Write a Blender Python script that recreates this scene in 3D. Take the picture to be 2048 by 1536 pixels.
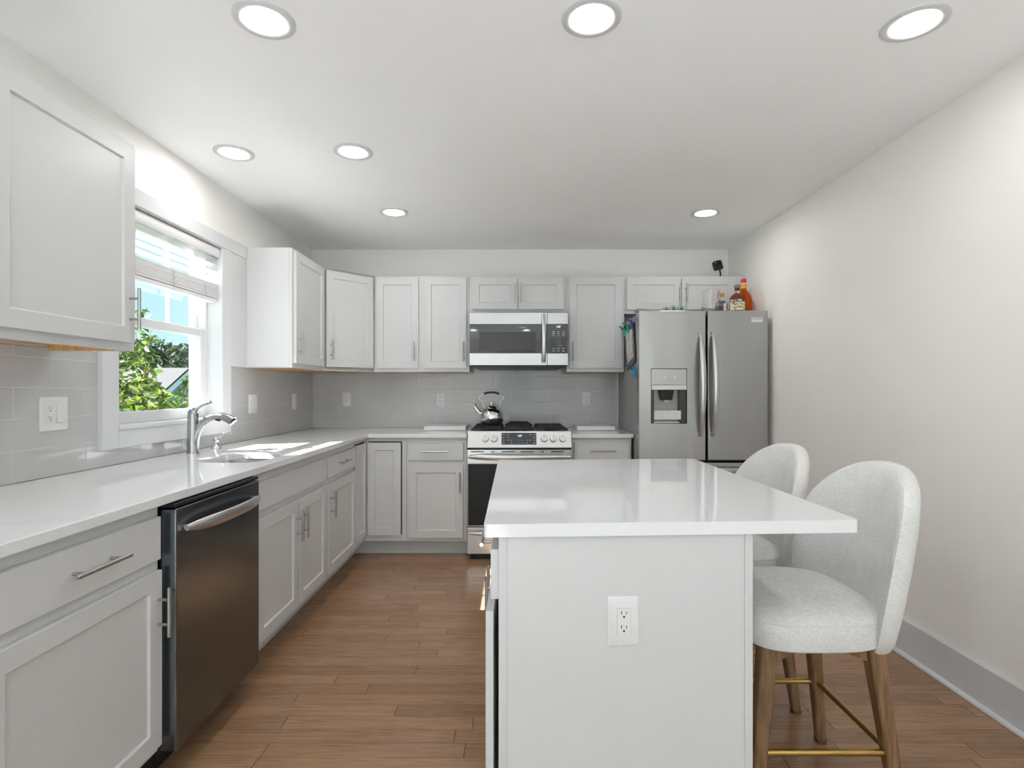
import bpy, bmesh, math, random
from mathutils import Vector, Matrix
R = math.radians
PI = math.pi
S = bpy.context.scene
COL = S.collection
for o in list(bpy.data.objects):
    bpy.data.objects.remove(o)

# ------------------------------------------------------------------ camera
cam_d = bpy.data.cameras.new('camera')
cam_d.sensor_width = 36.0
cam_d.lens = 1100.0 / 2048.0 * 36.0
cam_d.shift_x = -4.0 / 2048.0
cam_d.shift_y = 12.0 / 2048.0
cam_d.clip_start = 0.02
cam_d.clip_end = 300
cam = bpy.data.objects.new('camera', cam_d)
COL.objects.link(cam)
cam.location = (0, 0, 1.242)
cam.rotation_euler = (R(90), 0, 0)
S.camera = cam
S.view_settings.view_transform = 'Standard'
S.view_settings.look = 'None'
S.view_settings.gamma = 1.0
S.view_settings.use_curve_mapping = False
S.view_settings.exposure = 0.64
S.cycles.use_denoising = True
S.cycles.caustics_reflective = True
S.cycles.max_bounces = 10
S.cycles.diffuse_bounces = 5
S.cycles.glossy_bounces = 5
S.cycles.transmission_bounces = 8
S.cycles.transparent_max_bounces = 16
S.cycles.sample_clamp_indirect = 40.0
S.cycles.blur_glossy = 0.0

# ------------------------------------------------------------------ sky and sun
LAMP = 47.0           # radiance of every recessed lamp lens
world = bpy.data.worlds.new('sky')
S.world = world
world.use_nodes = True
wn = world.node_tree.nodes; wl = world.node_tree.links
wn.clear()
wo = wn.new('ShaderNodeOutputWorld'); bg = wn.new('ShaderNodeBackground')
tc = wn.new('ShaderNodeTexCoord'); sx = wn.new('ShaderNodeSeparateXYZ')
cr = wn.new('ShaderNodeValToRGB')
cr.color_ramp.elements[0].position = 0.0; cr.color_ramp.elements[0].color = (0.50, 0.74, 0.82, 1)
cr.color_ramp.elements[1].position = 0.55; cr.color_ramp.elements[1].color = (0.20, 0.46, 0.68, 1)
cl = wn.new('ShaderNodeTexNoise'); cl.inputs['Scale'].default_value = 3.5; cl.inputs['Detail'].default_value = 5
clr = wn.new('ShaderNodeMapRange'); clr.inputs[1].default_value = 0.5; clr.inputs[2].default_value = 0.75
mx = wn.new('ShaderNodeMixRGB'); mx.inputs[2].default_value = (0.68, 0.78, 0.82, 1)
wl.new(tc.outputs['Generated'], sx.inputs[0]); wl.new(sx.outputs['Z'], cr.inputs[0])
wl.new(tc.outputs['Generated'], cl.inputs['Vector']); wl.new(cl.outputs[0], clr.inputs[0])
wl.new(clr.outputs[0], mx.inputs[0]); wl.new(cr.outputs[0], mx.inputs[1])
wl.new(mx.outputs[0], bg.inputs[0]); wl.new(bg.outputs[0], wo.inputs[0])
bg.inputs[1].default_value = 0.92

sun_d = bpy.data.lights.new('sun', 'SUN')
sun_d.energy = 36.0
sun_d.angle = R(0.55)
sun_d.color = (1.0, 0.98, 0.95)
sun = bpy.data.objects.new('sun', sun_d)
COL.objects.link(sun)
sun.location = (-6, -2, 8)
sun.rotation_euler = Vector((1.0, 0.395, -1.03)).to_track_quat('-Z', 'Y').to_euler()

# ------------------------------------------------------------------ materials
def new_mat(name):
    m = bpy.data.materials.new(name); m.use_nodes = True
    return m, m.node_tree.nodes, m.node_tree.links, m.node_tree.nodes['Principled BSDF']

def mat(name, col, rough=0.5, metal=0.0, spec=0.5, coat=0.0, trans=0.0, ior=1.45, emit=None, estr=0.0):
    m, n, l, p = new_mat(name)
    p.inputs['Base Color'].default_value = (*col, 1)
    p.inputs['Roughness'].default_value = rough
    p.inputs['Metallic'].default_value = metal
    p.inputs['Specular IOR Level'].default_value = spec
    p.inputs['Coat Weight'].default_value = coat
    p.inputs['Transmission Weight'].default_value = trans
    p.inputs['IOR'].default_value = ior
    if emit:
        p.inputs['Emission Color'].default_value = (*emit, 1)
        p.inputs['Emission Strength'].default_value = estr
    return m

def add_noise(m, scale=(1, 1, 1), nscale=5.0, detail=3.0, bump=0.0, dist=0.01, cmix=None, fac=0.3, rough=None, lo=0.4, hi=0.6):
    """procedural variation: optional bump, colour mix towards cmix and roughness range"""
    n, l = m.node_tree.nodes, m.node_tree.links
    p = n['Principled BSDF']
    t = n.new('ShaderNodeTexCoord'); mp = n.new('ShaderNodeMapping'); nz = n.new('ShaderNodeTexNoise')
    mp.inputs['Scale'].default_value = scale
    nz.inputs['Scale'].default_value = nscale; nz.inputs['Detail'].default_value = detail
    l.new(t.outputs['Object'], mp.inputs[0]); l.new(mp.outputs[0], nz.inputs['Vector'])
    if bump:
        b = n.new('ShaderNodeBump'); b.inputs['Strength'].default_value = bump; b.inputs['Distance'].default_value = dist
        l.new(nz.outputs[0], b.inputs['Height'])
        if p.inputs['Normal'].is_linked:
            l.new(p.inputs['Normal'].links[0].from_socket, b.inputs['Normal'])
        l.new(b.outputs[0], p.inputs['Normal'])
    if cmix:
        mr = n.new('ShaderNodeMapRange'); mr.inputs[1].default_value = lo; mr.inputs[2].default_value = hi; mr.inputs[4].default_value = fac
        x = n.new('ShaderNodeMixRGB'); x.inputs[1].default_value = p.inputs['Base Color'].default_value; x.inputs[2].default_value = (*cmix, 1)
        if p.inputs['Base Color'].is_linked:
            l.new(p.inputs['Base Color'].links[0].from_socket, x.inputs[1])
        l.new(nz.outputs[0], mr.inputs[0]); l.new(mr.outputs[0], x.inputs[0]); l.new(x.outputs[0], p.inputs['Base Color'])
    if rough:
        mr2 = n.new('ShaderNodeMapRange'); mr2.inputs[3].default_value = rough[0]; mr2.inputs[4].default_value = rough[1]
        l.new(nz.outputs[0], mr2.inputs[0]); l.new(mr2.outputs[0], p.inputs['Roughness'])
    return m

M = {}
M['white'] = add_noise(mat('white_cabinet_paint', (0.61, 0.612, 0.615), 0.32), (1, 1, 1), 60, 2, bump=0.02, dist=0.002)
M['trimw'] = add_noise(mat('white_trim_paint', (0.63, 0.635, 0.645), 0.35), (1, 1, 1), 50, 2, bump=0.015, dist=0.002)
M['wall'] = add_noise(mat('beige_wall_paint', (0.89, 0.875, 0.845), 0.55), (1, 1, 1), 180, 3, bump=0.06, dist=0.002)
M['ceil'] = add_noise(mat('white_ceiling_paint', (0.94, 0.945, 0.955), 0.6), (1, 1, 1), 120, 3, bump=0.05, dist=0.002)
M['tile'] = add_noise(mat('grey_glazed_tile', (0.47, 0.47, 0.472), 0.07, spec=0.7), (1, 1, 1), 1.7, 2, cmix=(0.51, 0.51, 0.512), fac=1.0)
M['grout'] = add_noise(mat('light_grout', (0.66, 0.66, 0.65), 0.8), (1, 1, 1), 150, 3, bump=0.2, dist=0.001)
M['quartz'] = add_noise(add_noise(mat('white_quartz', (0.755, 0.765, 0.78), 0.05, spec=0.5), (1, 1, 1), 240, 2, cmix=(0.74, 0.74, 0.74), fac=0.35),
                        (1, 2.2, 1), 4.5, 6, cmix=(0.60, 0.61, 0.63), fac=0.18, lo=0.60, hi=0.70)
M['steel'] = add_noise(mat('brushed_steel', (0.56, 0.56, 0.558), 0.30, 1.0), (2, 2, 260), 6, 2, bump=0.06, dist=0.002, rough=(0.27, 0.38))
M['fridge'] = add_noise(add_noise(mat('fridge_steel', (0.43, 0.43, 0.427), 0.26, 1.0), (2, 2, 260), 6, 2, bump=0.015, dist=0.001, rough=(0.22, 0.28)),
                        (5, 5, 1.1), 1.0, 1, bump=0.35, dist=0.02)
M['fridgeside'] = add_noise(mat('grey_textured_side', (0.30, 0.30, 0.30), 0.45), (1, 1, 1), 300, 2, bump=0.15, dist=0.001)
M['dwsteel'] = add_noise(mat('dark_steel', (0.19, 0.212, 0.235), 0.25, 1.0), (2, 2, 260), 6, 2, bump=0.05, dist=0.002, rough=(0.2, 0.3))
M['nickel'] = add_noise(mat('brushed_nickel', (0.46, 0.45, 0.44), 0.32, 1.0), (300, 300, 4), 4, 2, bump=0.05, dist=0.0005)
M['chrome'] = mat('polished_steel', (0.78, 0.78, 0.78), 0.05, 1.0)
M['faucet'] = add_noise(mat('satin_steel', (0.47, 0.47, 0.465), 0.22, 1.0), (4, 4, 200), 4, 2, bump=0.03, dist=0.0005)
M['sink'] = add_noise(mat('sink_steel', (0.42, 0.42, 0.42), 0.3, 1.0), (200, 4, 4), 4, 2, bump=0.04, dist=0.0005)
M['black'] = add_noise(mat('black_plastic', (0.012, 0.012, 0.013), 0.35), (1, 1, 1), 200, 2, bump=0.05, dist=0.0005)
M['iron'] = add_noise(mat('cast_iron', (0.018, 0.018, 0.018), 0.55), (1, 1, 1), 220, 3, bump=0.2, dist=0.001)
M['blackglass'] = mat('black_glass', (0.012, 0.012, 0.014), 0.03, spec=0.7)
M['panelglass'] = mat('slate_glass_panel', (0.05, 0.06, 0.075), 0.08, spec=0.6)
M['ovendark'] = mat('oven_glass', (0.008, 0.008, 0.009), 0.04, spec=0.35)
M['plate'] = mat('white_plastic', (0.70, 0.70, 0.705), 0.3)
M['slot'] = mat('dark_slot', (0.02, 0.02, 0.02), 0.6)
M['under'] = add_noise(mat('raw_maple', (0.62, 0.36, 0.15), 0.5), (1, 12, 1), 6, 4, cmix=(0.48, 0.25, 0.09), fac=0.7)
M['brass'] = mat('brushed_brass', (0.50, 0.33, 0.11), 0.3, 1.0)
M['legwood'] = add_noise(mat('walnut_leg', (0.25, 0.145, 0.072), 0.38), (18, 18, 1.2), 4, 5, cmix=(0.13, 0.07, 0.032), fac=0.8)
M['lens'] = mat('lamp_lens', (0.9, 0.9, 0.9), 0.4, emit=(1.0, 0.985, 0.96), estr=LAMP)
M['led'] = mat('led_digits', (0.1, 0.1, 0.1), 0.4, emit=(0.85, 0.95, 1.0), estr=1.4)
M['print'] = mat('grey_print', (0.62, 0.62, 0.62), 0.5)
M['darkprint'] = mat('dark_print', (0.04, 0.04, 0.04), 0.5)
M['paper'] = add_noise(mat('white_paper', (0.75, 0.75, 0.74), 0.7), (1, 3, 0.8), 16, 3, cmix=(0.22, 0.22, 0.23), fac=0.8, lo=0.5, hi=0.6)
M['green'] = mat('green_plastic', (0.01, 0.50, 0.27), 0.35)
M['purple'] = mat('purple_plastic', (0.10, 0.06, 0.42), 0.35)
M['blue'] = mat('blue_plastic', (0.01, 0.36, 0.68), 0.35)
M['red'] = mat('red_cap', (0.62, 0.006, 0.02), 0.35)
M['cork'] = add_noise(mat('wood_stopper', (0.50, 0.24, 0.07), 0.6), (1, 1, 1), 60, 3, cmix=(0.12, 0.03, 0.02), fac=0.8)
M['greycap'] = mat('grey_brown_cap', (0.20, 0.17, 0.16), 0.5)
M['glass'] = mat('clear_glass', (0.975, 0.985, 0.985), 0.0, trans=1.0, ior=1.45)
M['amber'] = mat('amber_spirit', (0.75, 0.16, 0.015), 0.02, trans=0.85, ior=1.2)
M['whisky'] = mat('dark_spirit', (0.36, 0.11, 0.09), 0.03, trans=0.7, ior=1.2)
M['orange'] = mat('orange_neck_band', (0.80, 0.33, 0.01), 0.4)
M['cream'] = add_noise(mat('cream_label', (0.72, 0.66, 0.44), 0.6), (1, 1, 1), 70, 3, cmix=(0.16, 0.15, 0.06), fac=0.95, lo=0.5, hi=0.58)
M['maroon'] = mat('maroon_label', (0.07, 0.03, 0.035), 0.5)
M['plastic'] = mat('clear_bottle_plastic', (0.85, 0.87, 0.87), 0.12, trans=0.75, ior=1.2)
M['greenlab'] = mat('green_label', (0.03, 0.22, 0.06), 0.5)
M['silver'] = mat('silver_label', (0.75, 0.75, 0.75), 0.3)
M['grass'] = add_noise(mat('lawn_green', (0.03, 0.06, 0.015), 0.9), (1, 1, 1), 6, 5, cmix=(0.05, 0.12, 0.03), fac=0.9)
M['roof'] = add_noise(mat('grey_shingle', (0.033, 0.033, 0.035), 0.8), (1, 6, 6), 14, 3, cmix=(0.024, 0.024, 0.025), fac=0.8)
M['siding'] = mat('blue_grey_siding', (0.20, 0.30, 0.36), 0.7)
M['bark'] = add_noise(mat('bark_brown', (0.12, 0.075, 0.04), 0.8), (1, 1, 0.3), 30, 3, bump=0.3, dist=0.01)

# fabric: pale grey heather weave
m, n, l, p = new_mat('grey_heather_fabric')
t = n.new('ShaderNodeTexCoord')
def nz(scale, ns, det=2):
    mp = n.new('ShaderNodeMapping'); mp.inputs['Scale'].default_value = scale
    z = n.new('ShaderNodeTexNoise'); z.inputs['Scale'].default_value = ns; z.inputs['Detail'].default_value = det
    l.new(t.outputs['Object'], mp.inputs[0]); l.new(mp.outputs[0], z.inputs['Vector'])
    return z
z1, z2, z3 = nz((1, 1, 9), 75), nz((9, 9, 1), 75), nz((1, 1, 1), 9, 4)
a1 = n.new('ShaderNodeMath'); a1.operation = 'ADD'; l.new(z1.outputs[0], a1.inputs[0]); l.new(z2.outputs[0], a1.inputs[1])
mr = n.new('ShaderNodeMapRange'); mr.inputs[1].default_value = 0.72; mr.inputs[2].default_value = 1.28; l.new(a1.outputs[0], mr.inputs[0])
x = n.new('ShaderNodeMixRGB'); x.inputs[1].default_value = (0.66, 0.657, 0.65, 1); x.inputs[2].default_value = (0.90, 0.895, 0.88, 1)
l.new(mr.outputs[0], x.inputs[0])
x2 = n.new('ShaderNodeMixRGB'); x2.blend_type = 'MULTIPLY'; x2.inputs[0].default_value = 0.25
l.new(x.outputs[0], x2.inputs[1]); l.new(z3.outputs[0], x2.inputs[2]); l.new(x2.outputs[0], p.inputs['Base Color'])
p.inputs['Roughness'].default_value = 0.9; p.inputs['Sheen Weight'].default_value = 0.25
b = n.new('ShaderNodeBump'); b.inputs['Strength'].default_value = 0.35; b.inputs['Distance'].default_value = 0.0015
l.new(a1.outputs[0], b.inputs['Height']); l.new(b.outputs[0], p.inputs['Normal'])
M['fabric'] = m

# floor boards: every board has its own stain tone (attribute), grain runs along the board
m, n, l, p = new_mat('stained_oak_boards')
t = n.new('ShaderNodeTexCoord'); at = n.new('ShaderNodeAttribute'); at.attribute_name = 'tone'
mp = n.new('ShaderNodeMapping'); mp.inputs['Scale'].default_value = (1.1, 17, 1)
off = n.new('ShaderNodeVectorMath'); off.operation = 'MULTIPLY_ADD'
off.inputs[1].default_value = (31, 17, 9)
l.new(at.outputs['Color'], off.inputs[0]); l.new(t.outputs['Object'], off.inputs[2]); l.new(off.outputs[0], mp.inputs[0])
g = n.new('ShaderNodeTexNoise'); g.inputs['Scale'].default_value = 5; g.inputs['Detail'].default_value = 7; g.inputs['Distortion'].default_value = 1.2
l.new(mp.outputs[0], g.inputs['Vector'])
cr = n.new('ShaderNodeValToRGB')
cr.color_ramp.elements[0].position = 0.32; cr.color_ramp.elements[0].color = (0.262, 0.146, 0.080, 1)
cr.color_ramp.elements[1].position = 0.68; cr.color_ramp.elements[1].color = (0.385, 0.222, 0.126, 1)
l.new(g.outputs[0], cr.inputs[0])
sp = n.new('ShaderNodeSeparateColor'); l.new(at.outputs['Color'], sp.inputs[0])
mr = n.new('ShaderNodeMapRange'); mr.inputs[3].default_value = 0.85; mr.inputs[4].default_value = 1.10; l.new(sp.outputs[0], mr.inputs[0])
vm = n.new('ShaderNodeVectorMath'); vm.operation = 'SCALE'; l.new(cr.outputs[0], vm.inputs[0]); l.new(mr.outputs[0], vm.inputs['Scale'])
l.new(vm.outputs[0], p.inputs['Base Color'])
p.inputs['Roughness'].default_value = 0.19; p.inputs['Specular IOR Level'].default_value = 0.5
b = n.new('ShaderNodeBump'); b.inputs['Strength'].default_value = 0.08; b.inputs['Distance'].default_value = 0.002
l.new(g.outputs[0], b.inputs['Height']); l.new(b.outputs[0], p.inputs['Normal'])
M['floor'] = m
M['gap'] = mat('dark_board_gap', (0.03, 0.014, 0.008), 0.7)

# thin window pane: mostly clear with a fresnel reflection
m, n, l, p = new_mat('window_glass')
n.remove(p)
out = n['Material Output']
tr = n.new('ShaderNodeBsdfTransparent'); tr.inputs[0].default_value = (0.97, 0.985, 0.98, 1)
gl = n.new('ShaderNodeBsdfGlossy'); gl.inputs['Roughness'].default_value = 0.0
fr = n.new('ShaderNodeFresnel'); fr.inputs[0].default_value = 1.35
ms = n.new('ShaderNodeMixShader')
ge = n.new('ShaderNodeNewGeometry'); sb_ = n.new('ShaderNodeMath'); sb_.operation = 'SUBTRACT'; sb_.inputs[0].default_value = 1.0
mu = n.new('ShaderNodeMath'); mu.operation = 'MULTIPLY'
l.new(ge.outputs['Backfacing'], sb_.inputs[1]); l.new(fr.outputs[0], mu.inputs[0]); l.new(sb_.outputs[0], mu.inputs[1])
l.new(mu.outputs[0], ms.inputs[0]); l.new(tr.outputs[0], ms.inputs[1]); l.new(gl.outputs[0], ms.inputs[2]); l.new(ms.outputs[0], out.inputs[0])
M['pane'] = m

def leaf_mat(name, c1, c2, c3):
    m, n, l, p = new_mat(name)
    oi = n.new('ShaderNodeAttribute'); oi.attribute_name = 'tone'
    cr = n.new('ShaderNodeValToRGB')
    cr.color_ramp.elements[0].color = (*c1, 1); cr.color_ramp.elements[1].color = (*c3, 1)
    e = cr.color_ramp.elements.new(0.55); e.color = (*c2, 1)
    sp = n.new('ShaderNodeSeparateColor'); l.new(oi.outputs['Color'], sp.inputs[0]); l.new(sp.outputs[0], cr.inputs[0])
    l.new(cr.outputs[0], p.inputs['Base Color']); p.inputs['Roughness'].default_value = 0.45
    tl = n.new('ShaderNodeBsdfTranslucent'); l.new(cr.outputs[0], tl.inputs[0])
    ms = n.new('ShaderNodeMixShader'); ms.inputs[0].default_value = 0.45
    l.new(p.outputs[0], ms.inputs[1]); l.new(tl.outputs[0], ms.inputs[2]); l.new(ms.outputs[0], n['Material Output'].inputs[0])
    return m
M['leaf'] = leaf_mat('shrub_leaf', (0.010, 0.028, 0.005), (0.040, 0.078, 0.008), (0.120, 0.155, 0.014))
M['farleaf'] = leaf_mat('far_tree_leaf', (0.012, 0.024, 0.010), (0.02, 0.038, 0.015), (0.034, 0.052, 0.024))

# ------------------------------------------------------------------ mesh helpers
class MB:
    def __init__(s):
        s.v, s.f, s.mi, s.tone = [], [], [], None
    def add(s, vs, fs, mi=0):
        o = len(s.v); s.v += [tuple(q) for q in vs]
        for f in fs:
            s.f.append(tuple(i + o for i in f)); s.mi.append(mi)
        return s
    def box(s, x0, x1, y0, y1, z0, z1, mi=0):
        v = [(x, y, z) for z in (z0, z1) for y in (y0, y1) for x in (x0, x1)]
        return s.add(v, [(0, 2, 3, 1), (4, 5, 7, 6), (0, 1, 5, 4), (2, 6, 7, 3), (0, 4, 6, 2), (1, 3, 7, 5)], mi)
    def hexa(s, b, t, mi=0):
        """4 bottom and 4 top points, counter-clockwise seen from above"""
        return s.add(list(b) + list(t), [(3, 2, 1, 0), (4, 5, 6, 7), (0, 1, 5, 4), (1, 2, 6, 5), (2, 3, 7, 6), (3, 0, 4, 7)], mi)
    def prism(s, poly, z0, z1, mi=0):
        k = len(poly)
        v = [(x, y, z0) for x, y in poly] + [(x, y, z1) for x, y in poly]
        f = [tuple(range(k - 1, -1, -1)), tuple(range(k, 2 * k))] + [(i, (i + 1) % k, k + (i + 1) % k, k + i) for i in range(k)]
        return s.add(v, f, mi)
    def rings(s, rs, cap0=True, cap1=True, mi=0, closed=False):
        k = len(rs[0]); v = [q for r in rs for q in r]; f = []
        m = len(rs)
        for a in range(m if closed else m - 1):
            b_ = (a + 1) % m
            for i in range(k):
                j = (i + 1) % k
                f.append((a * k + i, a * k + j, b_ * k + j, b_ * k + i))
        if not closed:
            if cap0: f.append(tuple(range(k - 1, -1, -1)))
            if cap1: f.append(tuple(range((m - 1) * k, m * k)))
        return s.add(v, f, mi)
    def cyl(s, p0, p1, r0, r1=None, n=20, mi=0):
        return s.tube([p0, p1], [r0, r0 if r1 is None else r1], n, mi)
    def tube(s, pts, r, n=12, mi=0, closed=False, flat=None):
        """sweep a circle (or an ellipse: flat = (sideways, up) factors) along pts"""
        P = [Vector(q) for q in pts]; k = len(P)
        rad = r if isinstance(r, (list, tuple)) else [r] * k
        rs = []; up = None
        for i in range(k):
            if closed: d = P[(i + 1) % k] - P[i - 1]
            else: d = P[min(i + 1, k - 1)] - P[max(i - 1, 0)]
            d.normalize()
            if up is None:
                up = Vector((0, 0, 1)) if abs(d.z) < 0.9 else Vector((0, 1, 0))
            a = d.cross(up); a.normalize(); b_ = a.cross(d); up = b_.copy()
            fa, fb = flat[i] if isinstance(flat, list) else (flat or (1, 1))
            rs.append([P[i] + a * (math.cos(2 * PI * j / n) * rad[i] * fa) + b_ * (math.sin(2 * PI * j / n) * rad[i] * fb) for j in range(n)])
        return s.rings(rs, mi=mi, closed=closed)
    def lathe(s, prof, c=(0, 0, 0), n=32, mi=0):
        rs = [[(c[0] + r * math.cos(2 * PI * j / n), c[1] + r * math.sin(2 * PI * j / n), c[2] + z) for j in range(n)] for r, z in prof]
        return s.rings(rs, mi=mi)
    def build(s, name, ma, parent=None, loc=(0, 0, 0), rot=(0, 0, 0), smooth=True, bevel=0.0, seg=2, sub=0, fix=True):
        me = bpy.data.meshes.new(name)
        me.from_pydata(s.v, [], s.f)
        for q in (ma if isinstance(ma, (list, tuple)) else [ma]):
            me.materials.append(M[q] if isinstance(q, str) else q)
        me.polygons.foreach_set('material_index', s.mi)
        if fix:
            bm = bmesh.new(); bm.from_mesh(me)
            bmesh.ops.recalc_face_normals(bm, faces=bm.faces)
            bm.to_mesh(me); bm.free()
        if s.tone is not None:
            at = me.attributes.new('tone', 'FLOAT_COLOR', 'FACE')
            at.data.foreach_set('color', [c for q in s.tone for c in (q[0], q[1], q[2], 1.0)])
        if smooth:
            me.polygons.foreach_set('use_smooth', [True] * len(me.polygons))
            me.set_sharp_from_angle(angle=R(38))
        o = bpy.data.objects.new(name, me)
        COL.objects.link(o)
        o.location = loc; o.rotation_euler = rot
        if parent: o.parent = parent
        if bevel:
            b_ = o.modifiers.new('bevel', 'BEVEL'); b_.width = bevel; b_.segments = seg; b_.limit_method = 'ANGLE'; b_.angle_limit = R(40)
            b_.harden_normals = True
        if sub:
            q = o.modifiers.new('sub', 'SUBSURF'); q.levels = sub; q.render_levels = sub
        return o

def tag(o, label=None, cat=None, group=None, kind=None):
    for k, v in (('label', label), ('category', cat), ('group', group), ('kind', kind)):
        if v: o[k] = v
    return o

def empty(name, loc=(0, 0, 0), rz=0.0, label=None, cat=None, group=None, kind=None):
    o = bpy.data.objects.new(name, None); COL.objects.link(o)
    o.empty_display_size = 0.05
    o.location = loc; o.rotation_euler = (0, 0, rz)
    return tag(o, label, cat, group, kind)

def copy_tree(o, parent=None):
    c = o.copy(); COL.objects.link(c)
    if parent: c.parent = parent
    for ch in [q for q in bpy.data.objects if q.parent == o]:
        copy_tree(ch, c)
    return c

def text(name, body, size, ma, parent, loc, rot=(R(90), 0, 0), align='CENTER', ext=0.0003, track=1.0):
    cu = bpy.data.curves.new(name, 'FONT'); cu.body = body; cu.size = size
    cu.align_x = align; cu.align_y = 'CENTER'; cu.extrude = ext; cu.space_character = track
    cu.resolution_u = 3
    tmp = bpy.data.objects.new('tmp', cu)
    me = bpy.data.meshes.new_from_object(tmp)
    me.name = name
    bpy.data.objects.remove(tmp); bpy.data.curves.remove(cu)
    me.materials.clear(); me.materials.append(M[ma])
    o = bpy.data.objects.new(name, me); COL.objects.link(o)
    o.location = loc; o.rotation_euler = rot
    if parent: o.parent = parent
    return o

def rrect(x0, x1, y0, y1, r, n=6):
    pts = []
    for cx, cy, a in ((x1 - r, y1 - r, 0), (x0 + r, y1 - r, 90), (x0 + r, y0 + r, 180), (x1 - r, y0 + r, 270)):
        for i in range(n + 1):
            t = R(a + 90 * i / n); pts.append((cx + r * math.cos(t), cy + r * math.sin(t)))
    return pts

def bez(p0, p1, p2, p3, n=12):
    out = []
    for i in range(n + 1):
        t = i / n; u = 1 - t
        out.append(tuple(u**3 * a + 3 * u * u * t * b + 3 * u * t * t * c + t**3 * d for a, b, c, d in zip(p0, p1, p2, p3)))
    return out

def smooth_path(pts, n=5):
    """Catmull-Rom through pts"""
    out = []
    P = [Vector(q) for q in pts]
    for i in range(len(P) - 1):
        a, b_, c, d = P[max(i - 1, 0)], P[i], P[i + 1], P[min(i + 2, len(P) - 1)]
        for j in range(n):
            t = j / n
            out.append(0.5 * ((2 * b_) + (c - a) * t + (2 * a - 5 * b_ + 4 * c - d) * t * t + (3 * b_ - a - 3 * c + d) * t**3))
    out.append(P[-1])
    return out

# ------------------------------------------------------------------ room dimensions (metres, camera above the origin)
XL, XR, YB, YR, ZC = -1.735, 1.84, 4.73, -4.6, 2.45
WY = -2.95            # middle of the added side windows, unseen behind the camera
ZT = 0.918            # worktop height
TILE = XL + 0.008     # tile face on the left wall
W0, W1, WB, WT = 2.377, 3.227, 1.082, 2.078   # window opening along y and z

# ------------------------------------------------------------------ setting
rng = random.Random(7)
fb = MB(); fb.tone = []
y = YR; row = 0
while y < YB:
    y1 = min(y + 0.0778, YB)
    x = XL - rng.uniform(0, 0.9)
    while x < XR:
        x1 = x + rng.uniform(0.45, 1.25)
        a, b_ = max(x, XL), min(x1, XR)
        if b_ - a > 0.002:
            fb.box(a + 0.0013, b_ - 0.0013, y + 0.0006, y1 - 0.0006, -0.02, 0.0)
            fb.tone += [(rng.random(), rng.random(), rng.random())] * 6
        x = x1
    y += 0.0778
k = len(fb.f)
fb.box(XL - 0.2, XR + 0.2, YR - 0.2, YB + 0.2, -0.08, -0.0012, mi=1)
fb.tone += [(0, 0, 0)] * 6
tag(fb.build('floor', ['floor', 'gap'], smooth=False), 'brown stained oak plank floor', kind='structure')

tag(MB().box(XL - 0.2, XR + 0.2, YR - 0.2, YB + 0.2, ZC, ZC + 0.1).build('ceiling', 'ceil', smooth=False), kind='structure')
tag(MB().box(XL - 0.2, XR + 0.2, YB, YB + 0.12, -0.08, ZC + 0.1).build('wall_back', 'wall', smooth=False), kind='structure')
wr_ = MB().box(XR, XR + 0.12, YR, WY - 1.25, -0.08, ZC).box(XR, XR + 0.12, WY + 1.25, YB, -0.08, ZC)
wr_.box(XR, XR + 0.12, WY - 1.25, WY + 1.25, -0.08, 0.30).box(XR, XR + 0.12, WY - 1.25, WY + 1.25, 2.25, ZC)
tag(wr_.build('wall_right', 'wall', smooth=False), kind='structure')
wf_ = MB()
wf_.box(XL - 0.2, -0.4, YR - 0.12, YR, -0.08, ZC).box(0.5, XR + 0.2, YR - 0.12, YR, -0.08, ZC)
wf_.box(-0.4, 0.5, YR - 0.12, YR, -0.08, 0.02).box(-0.4, 0.5, YR - 0.12, YR, 2.2, ZC)
tag(wf_.build('wall_front', 'wall', smooth=False), kind='structure')
# glazed door out of view behind the camera, added to bring in fill daylight
dr = empty('fill_door_1', (0.05, YR - 0.06, 0.02), kind='structure')
d_ = MB()
for a_, b_ in ((-0.45, -0.37), (0.37, 0.45)):
    d_.box(a_, b_, -0.03, 0.03, 0, 2.18)
d_.box(-0.45, 0.45, -0.03, 0.03, 0, 0.08).box(-0.45, 0.45, -0.03, 0.03, 2.10, 2.18)
d_.build('door_frame', 'trimw', dr, bevel=0.003)
MB().box(-0.39, 0.39, -0.003, 0.003, 0.06, 2.12).build('pane', 'pane', dr, smooth=False)
for nm, lc, rt, sz in (('daylight_portal', (0.05, YR - 0.10, 1.11), (R(90), 0, 0), (0.8, 2.1)), ('daylight_portal', (XR + 0.11, WY, 1.275), (0, R(90), 0), (1.95, 2.5)), ('daylight_portal', (XL - 0.155, 2.80, 1.58), (0, R(-90), 0), (1.0, 0.85)), ('daylight_portal', (XL - 0.13, WY, 1.275), (0, R(-90), 0), (1.95, 2.5))):
    pd_ = bpy.data.lights.new(nm, 'AREA'); pd_.shape = 'RECTANGLE'; pd_.size, pd_.size_y = sz
    pd_.cycles.is_portal = True
    po_ = bpy.data.objects.new(nm, pd_); COL.objects.link(po_); po_.location = lc; po_.rotation_euler = rt
wl_ = MB()
wl_.box(XL - 0.14, XL, YR, WY - 1.25, -0.08, ZC).box(XL - 0.14, XL, WY + 1.25, W0, -0.08, ZC)
wl_.box(XL - 0.14, XL, WY - 1.25, WY + 1.25, -0.08, 0.30).box(XL - 0.14, XL, WY - 1.25, WY + 1.25, 2.25, ZC)
wl_.box(XL - 0.14, XL, W1, YB, -0.08, ZC)
wl_.box(XL - 0.14, XL, W0, W1, -0.08, WB).box(XL - 0.14, XL, W0, W1, WT, ZC)
tag(wl_.build('wall_left', 'wall', smooth=False), kind='structure')

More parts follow.
